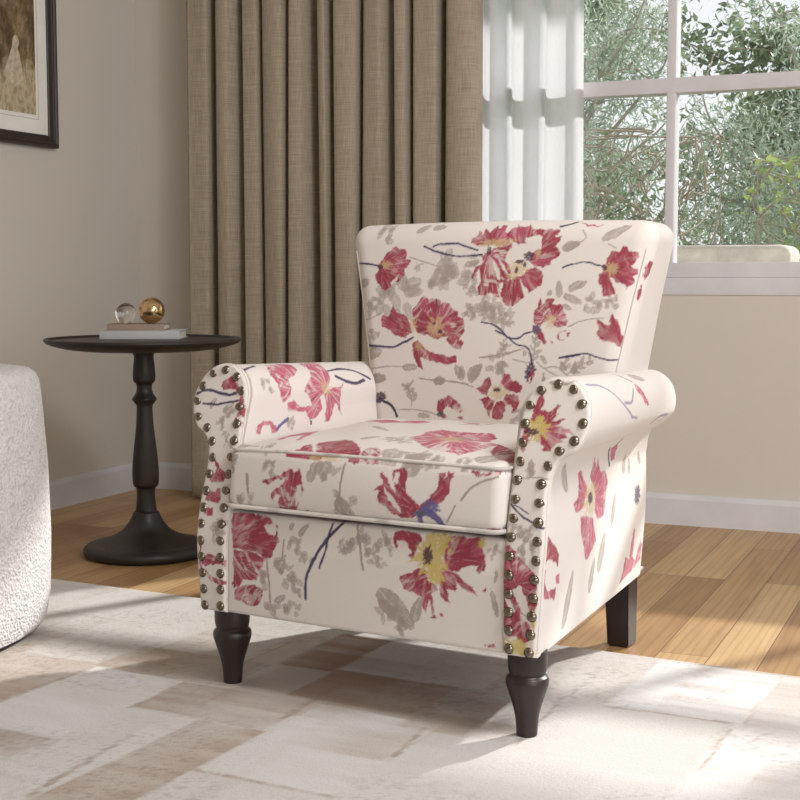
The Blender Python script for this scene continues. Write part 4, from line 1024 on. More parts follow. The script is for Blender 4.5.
# panels of cloth between dark folds: (x start, x end), then the fold: 'g' narrow deep gap, 's' wide shallow turn
panels = [(-2.505, -2.420, 'g'), (-2.392, -2.329, 's'), (-2.290, -2.228, 'n'), (-2.216, -2.136, 'n'), (-2.122, -2.064, 's'), (-2.012, -1.974, 'g'),
          (-1.954, -1.874, 'n'), (-1.858, -1.782, 's'), (-1.741, -1.694, 'n'), (-1.680, -1.597, 'g'), (-1.572, -1.470, 'e')]
YF, kn = 4.0, []
kn.append((-2.503, 4.07))
for x0, x1, f in panels:
    x0, x1 = [-2.482+(v*.9895+2.482)*.984 for v in (x0, x1)]
    w = x1-x0
    kn += [(x0+.004, YF+.004), (x0+w*.3, YF-.006), (x1-w*.18, YF-.007), (x1-.002, YF+.006)]
    if f == 'g': kn += [(x1+.002, YF+.05), (x1+.008, YF+.084), (x1+.016, YF+.084), (x1+.022, YF+.04)]
    elif f == 'n': kn += [(x1+.001, YF+.05), (x1+.005, YF+.08), (x1+.009, YF+.078), (x1+.012, YF+.035)]
    elif f == 's': kn += [(x1+.012, YF+.038), (x1+.028, YF+.078), (x1+.036, YF+.05)]
kn.append((-1.463, 4.05))
cur = curtain('blackout_curtain', kn, .012, 2.42, M['linen'], None)
sm = cur.modifiers.new('t', 'SOLIDIFY'); sm.thickness = .003
tag(cur, 'taupe linen curtain hanging in deep floor-length folds left of the window', 'curtain')
sk = []
xx = -1.50; r = random.Random(4)
for i, (x, y) in enumerate([(-1.53, 4.13), (-1.5, 4.145), (-1.478, 4.115), (-1.458, 4.1), (-1.442, 4.11), (-1.432, 4.14), (-1.424, 4.158), (-1.412, 4.16), (-1.4, 4.14), (-1.392, 4.115), (-1.378, 4.1), (-1.352, 4.097), (-1.334, 4.112), (-1.326, 4.14), (-1.318, 4.158), (-1.304, 4.16), (-1.294, 4.14), (-1.284, 4.115), (-1.268, 4.1), (-1.24, 4.097), (-1.215, 4.106), (-1.205, 4.13), (-1.19, 4.14), (-1.172, 4.136)]):
    sk.append((x, y))
she = curtain('sheer_curtain', sk, .03, 2.40, M['sheer'], None, n=8)
tag(she, 'white sheer curtain panel hanging between the taupe curtain and the open panes', 'curtain')

# ================================================================== PICTURE ON THE LEFT WALL
pic = tag(empty('framed_picture', (WX, 3.396, 1.148)), 'dark framed sepia print with pale mat on the left wall', 'picture')
y0, y1, zt, fw_ = -.30, .302, .86, .038
bm = bmesh.new()                     # mitred moulding: profile (inset, depth) carried round the four corners
fp = [(0, 0), (0, .022), (.004, .028), (.012, .030), (.018, .026), (.022, .026), (.028, .022), (.034, .020), (.038, .016), (.038, 0)]
fv = [[bm.verts.new((d+.001, y, z)) for y, z in ((y0+k, k), (y1-k, k), (y1-k, zt-k), (y0+k, zt-k))] for k, d in fp]
for a in range(len(fp)):
    for c in range(4): bm.faces.new((fv[a][c], fv[a][(c+1) % 4], fv[(a+1) % len(fp)][(c+1) % 4], fv[(a+1) % len(fp)][c]))
obj_bm('frame', bm, M['frame_black'], pic, smooth=True, autosmooth=30)
box_obj('mat_board', .003, .013, y0+fw_-.002, y1-fw_+.002, fw_-.002, zt-fw_+.002, M['mat_board'], pic)
mb = .058
bm = bmesh.new()
for k in (.012,):
    for a in ((y0+fw_+mb-k-.0012, y1-fw_-mb+k+.0012, fw_+mb-k-.0012, fw_+mb-k), (y1-fw_-mb+k, y1-fw_-mb+k+.0012, fw_+mb-k, zt-fw_-mb+k), (y0+fw_+mb-k-.0012, y0+fw_+mb-k, fw_+mb-k, zt-fw_-mb+k)):
        add_box(bm, .0131, .0134, *a)
obj_bm('mat_line', bm, simple('mat_rule_ink', hexlin(150, 143, 132), .8), pic)
def sepia_mat():
    m, nt, b, out = new_mat('sepia_print'); L = nt.links
    tc = nd(nt, 'ShaderNodeTexCoord'); v = tc.outputs['Object']
    n = noise(nt, mapping(nt, v, scale=(1, 1, .6)), 13, 6, .65)
    n2 = noise(nt, mapping(nt, v, scale=(1, 2, 1)), 45, 4, .6)
    c = ramp(nt, n, [(.28, hexlin(62, 48, 34)), (.45, hexlin(112, 94, 68)), (.58, hexlin(160, 143, 112)), (.75, hexlin(196, 184, 156))])
    d = ramp(nt, n2, [(.35, (.55, .48, .4)), (.6, (1.05, 1.02, .98))])
    c = mixc(nt, .8, c, d, 'MULTIPLY')
    # pale misty ground in the lower third
    sep = nd(nt, 'ShaderNodeSeparateXYZ'); L.new(v, sep.inputs[0])
    add = nd(nt, 'ShaderNodeMath', operation='MULTIPLY_ADD'); L.new(n, add.inputs[0]); add.inputs[1].default_value = -.22; L.new(sep.outputs[2], add.inputs[2])
    mr = nd(nt, 'ShaderNodeMapRange'); L.new(add.outputs[0], mr.inputs[0]); mr.inputs[1].default_value = .10; mr.inputs[2].default_value = .155; mr.inputs[3].default_value = .85; mr.inputs[4].default_value = 0
    cc = ramp(nt, n2, [(.3, hexlin(150, 130, 98)), (.6, hexlin(206, 195, 166))])
    c = mixc(nt, mr.outputs[0], c, cc)
    L.new(c, b.inputs['Base Color']); b.inputs['Roughness'].default_value = .6
    return m
art = empty('tmp'); bpy.data.objects.remove(art)
pr = box_obj('print', .0125, .0140, y0+fw_+mb, y1-fw_-mb, fw_+mb, zt-fw_-mb, sepia_mat(), pic)
bm = bmesh.new()          # a plain pale plume painted on the print
pp = [(y-.03, z-.03) for y, z in ((.085, .232), (.105, .214), (.135, .206), (.165, .212), (.178, .226), (.172, .262), (.162, .296), (.152, .318), (.161, .334), (.155, .352), (.142, .356), (.131, .345), (.128, .322), (.114, .292), (.098, .26))]
vs = [bm.verts.new((.01405, y, z)) for y, z in pp]; f = bm.faces.new(vs); g = bmesh.ops.extrude_face_region(bm, geom=[f])
for v in [v for v in g['geom'] if isinstance(v, bmesh.types.BMVert)]: v.co.x += .0003
obj_bm('pale_plume', bm, simple('pale_print_ink', hexlin(196, 184, 160), .6, nscale=60, nstr=0, var=.3), pic)

# ================================================================== SIDE TABLE
TX, TY = -2.097, 3.158
tb = tag(empty('pedestal_side_table', (TX, TY, 0)), 'round dark wooden pedestal side table with a turned column', 'side table')
def sm_prof(p, n=5): return catmull(p, n)
base = [(.150, 0), (.164, .003), (.168, .011), (.167, .020), (.160, .028), (.148, .032), (.140, .033), (.128, .036), (.105, .044), (.080, .056), (.061, .070), (.048, .086), (.040, .100), (.0345, .114), (.030, .1175)]
lathe('base', sm_prof(base, 4), M['table_wood'], tb, auto=50)
colp = [(.0285, .117), (.0285, .121), (.0265, .132), (.0245, .155), (.0243, .172), (.026, .180), (.033, .188), (.0352, .205), (.0352, .232), (.0322, .270), (.0270, .315), (.0232, .350), (.0213, .385), (.0213, .402),
        (.0245, .407), (.0325, .418), (.0325, .421), (.0240, .434), (.0205, .444), (.0200, .455), (.0225, .461), (.0288, .469), (.0300, .482), (.0290, .502), (.0262, .528), (.0262, .536), (.0312, .545), (.0312, .553)]
lathe('column', sm_prof(colp, 3), M['table_wood'], tb, auto=40)
topp = [(.0, .551), (.165, .551), (.205, .556), (.240, .565), (.254, .571), (.2595, .577), (.2595, .5815), (.2565, .583), (.2515, .583), (.2485, .580), (.246, .577), (.0, .577)]
lathe('table_top', topp, M['table_wood'], tb, n=120, auto=40)
ZT = .577
def book(name, label, loc, rz, w, d, h, cover, rimb=.0025):
    t = tag(empty(name, loc, rz), label, 'book')
    bm = bmesh.new(); c = .003
    add_box(bm, -w/2, w/2, -d/2, d/2, 0, c, .0008); add_box(bm, -w/2, w/2, -d/2, d/2, h-c, h, .0008); add_box(bm, -w/2, w/2, -d/2, -d/2+c, .0005, h-.0005, .0012)
    obj_bm('cover', bm, M[cover], t, smooth=True, autosmooth=30)
    box_obj('pages', -w/2+.004, w/2-.004, -d/2+.003, d/2-.005, c, h-c, M['paper'], t)
    return t
bang = atan2(3.386-3.295, 2.326-2.113)
bc = np.array([-2.163, 3.262])
book('hardcover_book', 'pale grey hardcover book lying flat on the dark side table', (bc[0], bc[1], ZT+.0002), bang, .215, .15, .023, 'book_pale')
book('hardcover_book', 'smaller taupe hardcover book lying on top of the pale grey book', (bc[0]-.012, bc[1]-.006, ZT+.0234), bang, .155, .11, .017, 'book_tan')
def ball(name, label, px, along, dep, r, mat):
    e = np.array([cos(bang), sin(bang)]); n = np.array([-sin(bang), cos(bang)])
    c = bc+e*along+n*dep; bm = bmesh.new()
    bmesh.ops.create_uvsphere(bm, u_segments=48, v_segments=32, radius=r)
    for v in bm.verts: v.co.z = max(v.co.z, -r*.985)
    o = obj_bm(name, bm, M[mat], None, smooth=True); o.location = (c[0], c[1], ZT+.0406+r*.985)
    tag(o, label, 'decorative ball')
    return o
ball('glass_ball', 'small clear glass ball resting on the stacked books', 0, -.048, -.012, .0285, 'crystal')
ball('gold_ball', 'polished gold ball resting on the stacked books beside the glass ball', 0, .021, 0, .036, 'gold')

# ================================================================== BOUCLE CHAIR (partly in view)
bc_ = tag(empty('boucle_tub_chair', (-2.145, 2.03, .010)), 'white boucle tub chair cut off at the left edge', 'armchair')
def squircle(a, b, n, m=160):
    t = np.linspace(0, 2*pi, m, endpoint=False); c, s = np.cos(t), np.sin(t)
    return np.stack([a*np.sign(c)*np.abs(c)**(2/n), b*np.sign(s)*np.abs(s)**(2/n)], 1)
def shell_rings(a, b, n, prof, m=200):
    rings = []
    for inset, z in prof:
        p = squircle(a-inset, b-inset, n, m); rings.append(np.column_stack([p, np.full(m, z)]))
    return np.array(rings)
def ring_obj(name, rings, mat, parent, cap=True):
    R, m = rings.shape[:2]; co = rings.reshape(-1, 3)
    i, j = np.meshgrid(np.arange(R-1), np.arange(m), indexing='ij'); i, j = i.ravel(), j.ravel()
    q = np.stack([i*m+j, i*m+(j+1) % m, (i+1)*m+(j+1) % m, (i+1)*m+j], 1)
    bm = bmesh.new(); vs = [bm.verts.new(c) for c in co]
    for f in q: bm.faces.new([vs[k] for k in f])
    if cap:
        bm.faces.new(vs[:m][::-1]); bm.faces.new(vs[-m:])
    return obj_bm(name, bm, mat, parent, smooth=True, autosmooth=60)
a_, b_, n_ = .385, .47, 2.9
prof = [(.014, .012), (.004, .03), (-.004, .08), (-.007, .2), (-.004, .35), (.003, .46), (.006, .50), (.009, .522), (.015, .537), (.026, .546), (.05, .550), (.10, .552), (.125, .546), (.138, .53), (.145, .50), (.15, .40), (.15, .33)]
ring_obj('shell', shell_rings(a_, b_, n_, prof), M['boucle'], bc_)
prof = [(.155, .33), (.152, .36), (.152, .41), (.160, .435), (.185, .447), (.25, .452)]
ring_obj('seat_cushion', shell_rings(a_, b_, n_, prof), M['boucle'], bc_)
ring_obj('plinth', shell_rings(a_, b_, n_, [(.03, 0), (.03, .014)]), M['dark_wood'], bc_)

# ================================================================== RUG
RA = radians(-4.6); RZ = .008
rug_o = empty('tmp2'); bpy.data.objects.remove(rug_o)
RX0, RX1, RY0, RY1 = -1.45, 1.95, -2.75, -.035
def rug_colors(p):
    """woven patchwork of worn blocks, rug coordinates in metres"""
    base = np.array(hexlin(196, 191, 187)); C = np.tile(base, (len(p), 1))
    pal = [hexlin(*c) for c in ((204, 201, 198), (199, 195, 191), (186, 177, 169), (172, 159, 147), (194, 188, 183), (164, 149, 136), (203, 199, 196))]
    r = random.Random(12)
    # staggered grid of blocks
    cols = np.arange(-1.6, 2.1, .235)
    q = p+.006*(np.stack([fbm(p, 9, 4), fbm(p, 9, 5)], 1)-.5)*2
    for ci, x0 in enumerate(cols):
        y = -2.9+r.uniform(0, .25)
        while y < .2:
            h = r.choice((.16, .22, .3, .38)); dx = r.choice((-.05, 0, .04)); c = np.array(pal[r.randrange(len(pal))])
            rug_block(C, q, p, (x0+dx, x0+dx+.25, y, y+h), c, 100+ci*13+int(y*50) % 97)
            y += h
    for k, (x0, x1, y0, y1, c, a) in enumerate(RUG):
        rug_block(C, q, p, (x0, x1, y0, y1), np.array(hexlin(*c)), 900+k*7, a)
    for k, (x0, y0, x1, y1, w) in enumerate(RUGL):
        d = np.array([x1-x0, y1-y0]); L = np.linalg.norm(d); d /= L
        t = (p-np.array([x0, y0]))@d; s = np.abs((p-np.array([x0, y0]))@np.array([-d[1], d[0]]))
        m = ((t > 0) & (t < L) & (s < w*(.4+.8*fbm(p, 40, k)))).astype(float)*np.clip(fbm(p, 60, k+9)*1.8-.15, 0, 1)
        C[:] = C*(1-m[:, None]*.75)+m[:, None]*.75*np.array(hexlin(158, 142, 128))
    # worn speckle
    sp = fbm(p, 150, 31, 2); wn = fbm(p, 5, 33, 3)
    C = C*(1-.22*np.clip((sp-.58)*6, 0, 1)*np.clip((wn-.38)*4, 0, 1))[:, None]
    return C
def rug_block(C, q, p, b, c, seed, a=.9):
    m = (q[:, 0] > b[0]) & (q[:, 0] < b[1]) & (q[:, 1] > b[2]) & (q[:, 1] < b[3])
    k = np.nonzero(m)[0]
    if not len(k): return
    pk = p[k]
    streak = fbm(pk*np.array([3.5, 22]), 2.2, seed, 3); big = fbm(pk, 7, seed+3, 2)
    edge = np.minimum.reduce([q[k, 0]-b[0], b[1]-q[k, 0], q[k, 1]-b[2], b[3]-q[k, 1]])
    al = a*np.clip(.45+1.3*(big-.25), .25, 1)*np.clip(edge/.004, 0, 1)*np.clip(.75+.9*(streak-.4), .5, 1)
    C[k] = C[k]*(1-al[:, None])+al[:, None]*c*(1+.06*(streak-.5))[:, None]
RUG = [(-0.55, -0.265, -0.87, -0.58, (164, 149, 135), .92),
  (-0.265, -0.045, -0.96, -0.595, (206, 204, 202), .92),
  (-0.27, -0.03, -1.06, -0.955, (150, 130, 115), .92),
  (-0.27, 0.03, -0.595, -0.43, (164, 149, 135), .92),
  (-0.27, -0.05, -0.43, -0.2, (200, 197, 193), .92),
  (-0.05, 0.1, -1.3, -0.77, (206, 204, 202), .92),
  (-0.045, 0.225, -0.765, -0.6, (160, 147, 135), .92),
  (0.1, 0.235, -1.3, -0.765, (164, 149, 135), .92),
  (0.03, 0.155, -0.42, -0.165, (150, 124, 106), .92),
  (-0.05, 0.03, -0.43, -0.2, (190, 182, 174), .92),
  (0.03, 0.155, -0.6, -0.42, (190, 180, 170), .92),
  (0.155, 0.41, -0.585, -0.4, (160, 136, 119), .92),
  (0.155, 0.45, -0.4, -0.16, (202, 197, 193), .92),
  (0.235, 0.475, -0.97, -0.6, (206, 204, 202), .92),
  (0.41, 0.6, -0.64, -0.55, (164, 152, 141), .92),
  (0.475, 0.62, -1, -0.64, (200, 197, 194), .92),
  (0.45, 0.675, -0.4, -0.04, (190, 184, 178), .92),
  (0.675, 0.91, -0.37, -0.05, (210, 210, 210), .92),
  (0.6, 0.9, -0.66, -0.37, (194, 190, 186), .92),
  (0.91, 1.2, -0.4, -0.05, (200, 197, 194), .92),
  (0.9, 1.15, -0.8, -0.4, (206, 204, 203), .92),
  (0.62, 0.9, -1.1, -0.66, (202, 198, 195), .92),
  (0.155, 0.45, -0.16, -0.04, (196, 190, 185), .92),
  (-0.87, -0.55, -0.5, -0.04, (204, 202, 200), .92),
  (-0.55, -0.27, -0.43, -0.04, (202, 200, 198), .92)]
RUGL = [(-.042, -.77, -.052, -.6, .006), (.222, -.70, .205, -.47, .007), (.475, -.78, .455, -.63, .006), (-.03, -.43, -.03, -.27, .005), (.09, -1.17, .05, -.88, .007), (.155, -.42, .41, -.405, .004), (.675, -.38, .9, -.37, .004), (.62, -.64, .6, -.40, .005), (.235, -.965, .48, -.965, .005), (-.265, -.6, -.265, -.9, .005), (.91, -.62, .9, -.40, .005)]
def rug_mat():
    m, nt, b, out = new_mat('woven_rug_pile'); L = nt.links
    at = nd(nt, 'ShaderNodeVertexColor', layer_name='print'); tc = nd(nt, 'ShaderNodeTexCoord')
    n = noise(nt, tc.outputs['Object'], 420, 2); n2 = noise(nt, tc.outputs['Object'], 150, 2)
    s = nd(nt, 'ShaderNodeMath', operation='ADD'); L.new(n, s.inputs[0]); L.new(n2, s.inputs[1])
    g = ramp(nt, s.outputs[0], [(.35, (.86, .85, .84)), (.95, (1, 1, 1))])
    L.new(mixc(nt, 1., at.outputs[0], g, 'MULTIPLY'), b.inputs['Base Color']); b.inputs['Roughness'].default_value = .95; b.inputs['Specular IOR Level'].default_value = .1
    bump(nt, b, s.outputs[0], .35, .003)
    return m
X = np.arange(RX0, RX1+.001, .006); Y = np.arange(RY0, RY1+.001, .006); nx, ny = len(X), len(Y)
gx, gy = np.meshgrid(X, Y, indexing='ij'); p2 = np.stack([gx.ravel(), gy.ravel()], 1)
zz = np.full(len(p2), RZ); ed = np.minimum.reduce([p2[:, 0]-RX0, RX1-p2[:, 0], p2[:, 1]-RY0, RY1-p2[:, 1]]); zz = RZ-.004*np.clip(1-ed/.008, 0, 1)**2
i, j = np.meshgrid(np.arange(nx-1), np.arange(ny-1), indexing='ij'); k = (i*ny+j).ravel()
q = np.stack([k, k+ny, k+ny+1, k+1], 1)
bnd = np.concatenate([np.arange(nx)*ny, (nx-1)*ny+np.arange(1, ny), (np.arange(nx-2, -1, -1))*ny+ny-1, np.arange(ny-2, 0, -1)])
nv = len(p2); low = np.column_stack([p2[bnd], np.full(len(bnd), .0005)]); nb = len(bnd)
t_ = np.arange(nb); q2 = np.stack([bnd, nv+t_, nv+(t_+1) % nb, np.roll(bnd, -1)], 1)
co = np.vstack([np.column_stack([p2, zz]), low]); cl = rug_colors(p2); cl = np.vstack([cl, cl[bnd]])
rug = mesh_np('patchwork_rug', co, np.vstack([q, q2]), rug_mat(), None, True, cl)
rug.location = (-1.25, 2.745, 0); rug.rotation_euler = (0, 0, RA)
tag(rug, 'pale grey and beige patchwork area rug under the floral armchair', 'rug')

# ================================================================== FLORAL ARMCHAIR
CH = tag(empty('floral_armchair', (-.9825, 2.1425, 0), radians(-7)), 'cream armchair printed with crimson poppies, rolled arms and bronze nailhead trim', 'armchair')
D = .0019
TK = .28                                            # arms draw together towards the back
def taper(x, y, z=None):
    k = TK if z is None else np.interp(z, [.14, .40, .50, .60], [.36, .335, .225, .21])
    return x*(1-k*np.clip(y+.03, 0, 1))
def yfront(z): return -.03+.092*np.clip((np.asarray(z)-.27)/.33, 0, 1)**1.3
ZB = .1455
# profile of the right arm, in (x, z) at the front, from the inner foot up over the roll and down outside
def arm_profile(d=None):
    cx, cz, rx, rz = .334, .5215, .0615, .0665
    pts = [(.2745, ZB), (.2735, .25), (.2725, .36), (.272, .45), (.272, .495)]
    th = np.linspace(pi*.96, -pi*.27, 22)
    pts += [(cx+rx*cos(t), cz+rz*sin(t)) for t in th]
    pts += [(.3535, .458), (.342, .436), (.3385, .41), (.3405, .37), (.343, .32), (.342, .26), (.338, .20), (.334, ZB+.004), (.331, ZB)]
    P = catmull(pts, 12)
    if d:
        s = np.concatenate([[0], np.cumsum(np.linalg.norm(np.diff(P, axis=0), axis=1))]); n = int(s[-1]/d)
        t = np.linspace(0, s[-1], n); P = np.stack([np.interp(t, s, P[:, 0]), np.interp(t, s, P[:, 1])], 1)
    return P
UVS = {}
def arm(side):
    P = arm_profile(D); m = len(P)
    s = np.concatenate([[0], np.cumsum(np.linalg.norm(np.diff(P, axis=0), axis=1))])
    cen = np.array([.315, .40])
    ys = np.arange(0, 1.0001, D/.66)
    co = np.zeros((len(ys), m, 3)); uv = np.zeros((len(ys), m, 2))
    for i, t in enumerate(ys):
        back = np.where(P[:, 1] > .43, .615-.0*P[:, 1], .665)
        back = .665-.05*np.clip((P[:, 1]-.41)/.05, 0, 1)
        yf = yfront(P[:, 1])+.008
        y = yf+(back-yf)*t
        rr = .022; e = np.clip((y-(back-rr))/rr, 0, 1); sh = 1-.0*e
        off = rr*(1-np.sqrt(np.clip(1-e**2, 0, 1)))
        e2 = np.clip(((yf+.006)-y)/.006, 0, 1); off = off+.0015*(1-np.sqrt(np.clip(1-e2**2, 0, 1)))
        # inward normal of the profile
        T = np.gradient(P, axis=0); T /= np.linalg.norm(T, axis=1)[:, None]; N = np.stack([T[:, 1], -T[:, 0]], 1)
        q = P+N*off[:, None]
        x = taper(q[:, 0], y, P[:, 1])
        z = q[:, 1]-.022*np.clip((q[:, 1]-.40)/.18, 0, 1)*np.clip(y/.6, 0, 1)
        # slightly plump roll, soft pulls
        x = x+.0025*np.sin(y*21+s*9)*np.clip((q[:, 1]-.47)/.05, 0, 1)*.5
        co[i] = np.stack([side*x, y, z], 1); uv[i] = np.stack([y, s], 1)
    n = len(ys); i, j = np.meshgrid(np.arange(n-1), np.arange(m), indexing='ij'); i, j = i.ravel(), j.ravel()
    q = np.stack([i*m+j, i*m+(j+1) % m, (i+1)*m+(j+1) % m, (i+1)*m+j], 1)
    if side < 0: q = q[:, ::-1]
    q = q[:, ::-1]
    co = co.reshape(-1, 3); uv = uv.reshape(-1, 2)
    return co, q, uv, m, n, s
def with_caps(o, m, n):
    bm = bmesh.new(); bm.from_mesh(o.data); bm.verts.ensure_lookup_table()
    for idx in (range(m), range((n-1)*m, n*m)):
        f = bm.faces.new([bm.verts[k] for k in idx]); f.smooth = False
    bmesh.ops.recalc_face_normals(bm, faces=bm.faces); bm.to_mesh(o.data); bm.free()
for side, nm in ((-1, 'armL'), (1, 'armR')):
    co, q, uv, m, n, s_arm = arm(side)
    C = base_cloth(uv+side)
    if side < 0: p_scatter(C, uv, 0, .66, .55, 1.0, 60, 9)
    run_print(nm, C, uv)
    o = mesh_np('arm', co, q, M['print'], CH, True, C); with_caps(o, m, n); UVS[nm] = (o, uv)

# front panels with piping and nailheads
def inset_profile(d):
    P = arm_profile(.004); T = np.gradient(P, axis=0); T /= np.linalg.norm(T, axis=1)[:, None]
    return P+np.stack([T[:, 1], -T[:, 0]], 1)*d
def panel(side, nm):
    prof = inset_profile(.0012)
    bm = bmesh.new()
    # dense face grid clipped to the profile: triangulate with a fine grid through bmesh fill
    zmin, zmax = prof[:, 1].min(), prof[:, 1].max()
    rows = np.arange(zmin+.0008, zmax-.0004, .0016); left, right = [], []
    for z in rows:
        xs_ = []
        for a, b2 in zip(prof, np.vstack([prof[1:], prof[:1]])):
            if (a[1] > z) != (b2[1] > z): xs_.append(a[0]+(b2[0]-a[0])*(z-a[1])/(b2[1]-a[1]))
        left.append(min(xs_)); right.append(max(xs_))
    left, right = np.array(left), np.array(right)
    K = 64; t = np.linspace(0, 1, K)
    x = left[:, None]+(right-left)[:, None]*t[None]; z = np.repeat(rows[:, None], K, 1)
    # pillow the face a little towards its rim
    e = np.minimum(np.minimum(x-left[:, None], right[:, None]-x), np.minimum(z-zmin, zmax-z)); rim = np.clip(1-e/.006, 0, 1)**2
    yf = yfront(z)-.002+.006*rim
    F = np.stack([side*taper(x, yf*0-.03), yf, z], -1).reshape(-1, 3)
    Bk = F.copy(); Bk[:, 1] = yfront(Bk[:, 2])+.013
    R = len(rows); i, j = np.meshgrid(np.arange(R-1), np.arange(K-1), indexing='ij'); k = (i*K+j).ravel()
    q = np.stack([k, k+1, k+K+1, k+K], 1); N0 = R*K
    bnd = np.concatenate([np.arange(K), np.arange(1, R)*K+K-1, (R-1)*K+np.arange(K-2, -1, -1), np.arange(R-2, 0, -1)*K])
    qs = np.stack([bnd, bnd+N0, np.roll(bnd, -1)+N0, np.roll(bnd, -1)], 1)
    Q = np.vstack([q, q[:, ::-1]+N0, qs]); Q = Q if side > 0 else Q[:, ::-1]
    uv = np.vstack([F, Bk])[:, [0, 2]]
    C = base_cloth(uv); run_print(nm, C, uv)
    o = mesh_np('arm_panel', np.vstack([F, Bk]), Q, M['print'], CH, True, C); UVS[nm] = (o, uv)
    me = o.data; me.set_sharp_from_angle(angle=radians(50))
    # welt round the panel
    pp = inset_profile(.0015)
    path = np.stack([side*pp[:, 0], yfront(pp[:, 1])+.0045, pp[:, 1]], 1)
    tube('piping', path[6:-4], .0017, M['print'], o, 8, colors_fn=lambda c: np.tile(CREAM*.97, (len(c), 1)))
    # nailheads
    nh = inset_profile(.0125); s = np.concatenate([[0], np.cumsum(np.linalg.norm(np.diff(nh, axis=0), axis=1))])
    s0, s1 = np.interp(0, [0, 1], [s[0]+.012, 0]), s[-1]-.012
    cnt = int(round((s1-s0)/.0295)); out = []
    for t_ in np.linspace(s0, s1, cnt+1):
        out.append((np.interp(t_, s, nh[:, 0]), np.interp(t_, s, nh[:, 1])))
    return o, out
def nail_mesh():
    bm = bmesh.new(); r = .0090; prof = [(0, .0052), (.003, .005), (.0056, .0038), (.0074, .0019), (r, .0), (.0076, -.0012)]
    n = 20; rings = []
    top = bm.verts.new((0, -prof[0][1], 0))
    for rr, h in prof[1:]: rings.append([bm.verts.new((rr*cos(a), -h, rr*sin(a))) for a in np.linspace(0, 2*pi, n, endpoint=False)])
    for j in range(n): bm.faces.new((top, rings[0][(j+1) % n], rings[0][j]))
    for A, B in zip(rings[:-1], rings[1:]):
        for j in range(n): bm.faces.new((A[j], A[(j+1) % n], B[(j+1) % n], B[j]))
    bm.faces.new(rings[-1])
    me = bpy.data.meshes.new('nailhead'); bmesh.ops.recalc_face_normals(bm, faces=bm.faces); bm.to_mesh(me); bm.free()
    for p in me.polygons: p.use_smooth = True
    me.materials.append(M['bronze']); return me
NM = nail_mesh()
for side, nm in ((-1, 'panL'), (1, 'panR')):
    o, pts = panel(side, nm)
    for x, z in pts:
        nh = bpy.data.objects.new('nailhead', NM); COL.objects.link(nh); nh.parent = o
        nh.location = (side*x, yfront(z)-.0018, z); nh.rotation_euler = (-math.atan((yfront(z+.005)-yfront(z-.005))/.01), random.uniform(0, 6), 0)

# front rail
co, q = rbox_np(.277, .025, (.330-ZB)/2, .007, .0017)
co[:, 2] += (.330+ZB)/2; uv = co[:, [0, 2]].copy(); co[:, 1] += yfront(co[:, 2])+.029
co[:, 1] -= .004*np.cos(uv[:, 0]/.275*pi/2)
C = base_cloth(uv); run_print('rail', C, uv)
UVS['rail'] = (mesh_np('front_rail', co, q, M['print'], CH, True, C), uv)

# seat cushion
hx, hy, hz = .2725, .245, .0545
co, q = rbox_np(hx, hy, hz, .022, .0018)
loc = co.copy()
uv = np.stack([loc[:, 0], np.where(loc[:, 2] > hz-.016, loc[:, 1], -hy-(hz-loc[:, 2]))], 1)
uv[:, 1] = np.where((np.abs(loc[:, 1]+hy) < .0165) | (loc[:, 2] > hz-.017), np.where(loc[:, 1] <= -hy+.016, np.where(loc[:, 2] > hz-.016, loc[:, 1], -hy-(hz-loc[:, 2])), loc[:, 1]), loc[:, 1])
fx = loc[:, 0]/hx; fy = loc[:, 1]/hy; top = np.clip((loc[:, 2]+hz)/(2*hz), 0, 1)
dome = (1-np.abs(fx)**2.6)*(1-np.clip(np.abs(fy+.05), 0, 1)**3)
zc = .332+.004+hz+loc[:, 2]+.020*dome*top+.004*top
zc += .010*top*np.clip(fy, 0, 1)
yc = loc[:, 1]+hy-.036+.10*(zc-.33)*np.clip(-fy, 0, 1)
yc -= .008*np.clip(-fy, 0, 1)**8*np.cos(np.clip(fx, -1, 1)*pi/2)*np.sin(top*pi)
xc = loc[:, 0]*(1-.26*np.clip(yc+.03, 0, 1)*.9)
zc += .0015*np.sin(loc[:, 0]*38+loc[:, 1]*22)*top*(dome > .1)
co = np.stack([xc, yc, zc], 1)
C = base_cloth(uv); run_print('seat', C, uv)
so = mesh_np('seat_cushion', co, q, M['print'], CH, True, C); UVS['seat'] = (so, uv)
def seat_pipe(zsel):
    t = np.linspace(-1, 1, 60); pts = []
    rr = .022
    xs_ = np.concatenate([[-hx]*8, -hx+rr-rr*np.cos(np.linspace(.1, pi/2, 6)), np.linspace(-hx+rr, hx-rr, 60)[1:-1], hx-rr+rr*np.sin(np.linspace(0, pi/2-.1, 6)), [hx]*8])
    ys_ = np.concatenate([np.linspace(hy*.9, -hy+rr+.01, 8), -hy+rr-rr*np.sin(np.linspace(.1, pi/2, 6)), [-hy]*58, -hy+rr-rr*np.cos(np.linspace(0, pi/2-.1, 6)), np.linspace(-hy+rr+.01, hy*.9, 8)])
    lz = hz-.006 if zsel else -hz+.006
    inn = .0022 if zsel else 0
    ins = .0035
    fx = xs_/hx; fy = ys_/hy; tp = (lz+hz)/(2*hz); dome = (1-np.abs(np.clip(fx, -1, 1))**2.6)*(1-np.clip(np.abs(fy+.05), 0, 1)**3)
    z = .332+.004+hz+lz+.020*dome*tp+.004*tp+.010*tp*np.clip(fy, 0, 1)
    y = ys_+hy-.036+.10*(z-.33)*np.clip(-fy, 0, 1)+.0012
    x = xs_*(1-.26*np.clip(y+.03, 0, 1)*.9)
    return np.stack([x*.997, y+inn, z-inn*.4], 1)
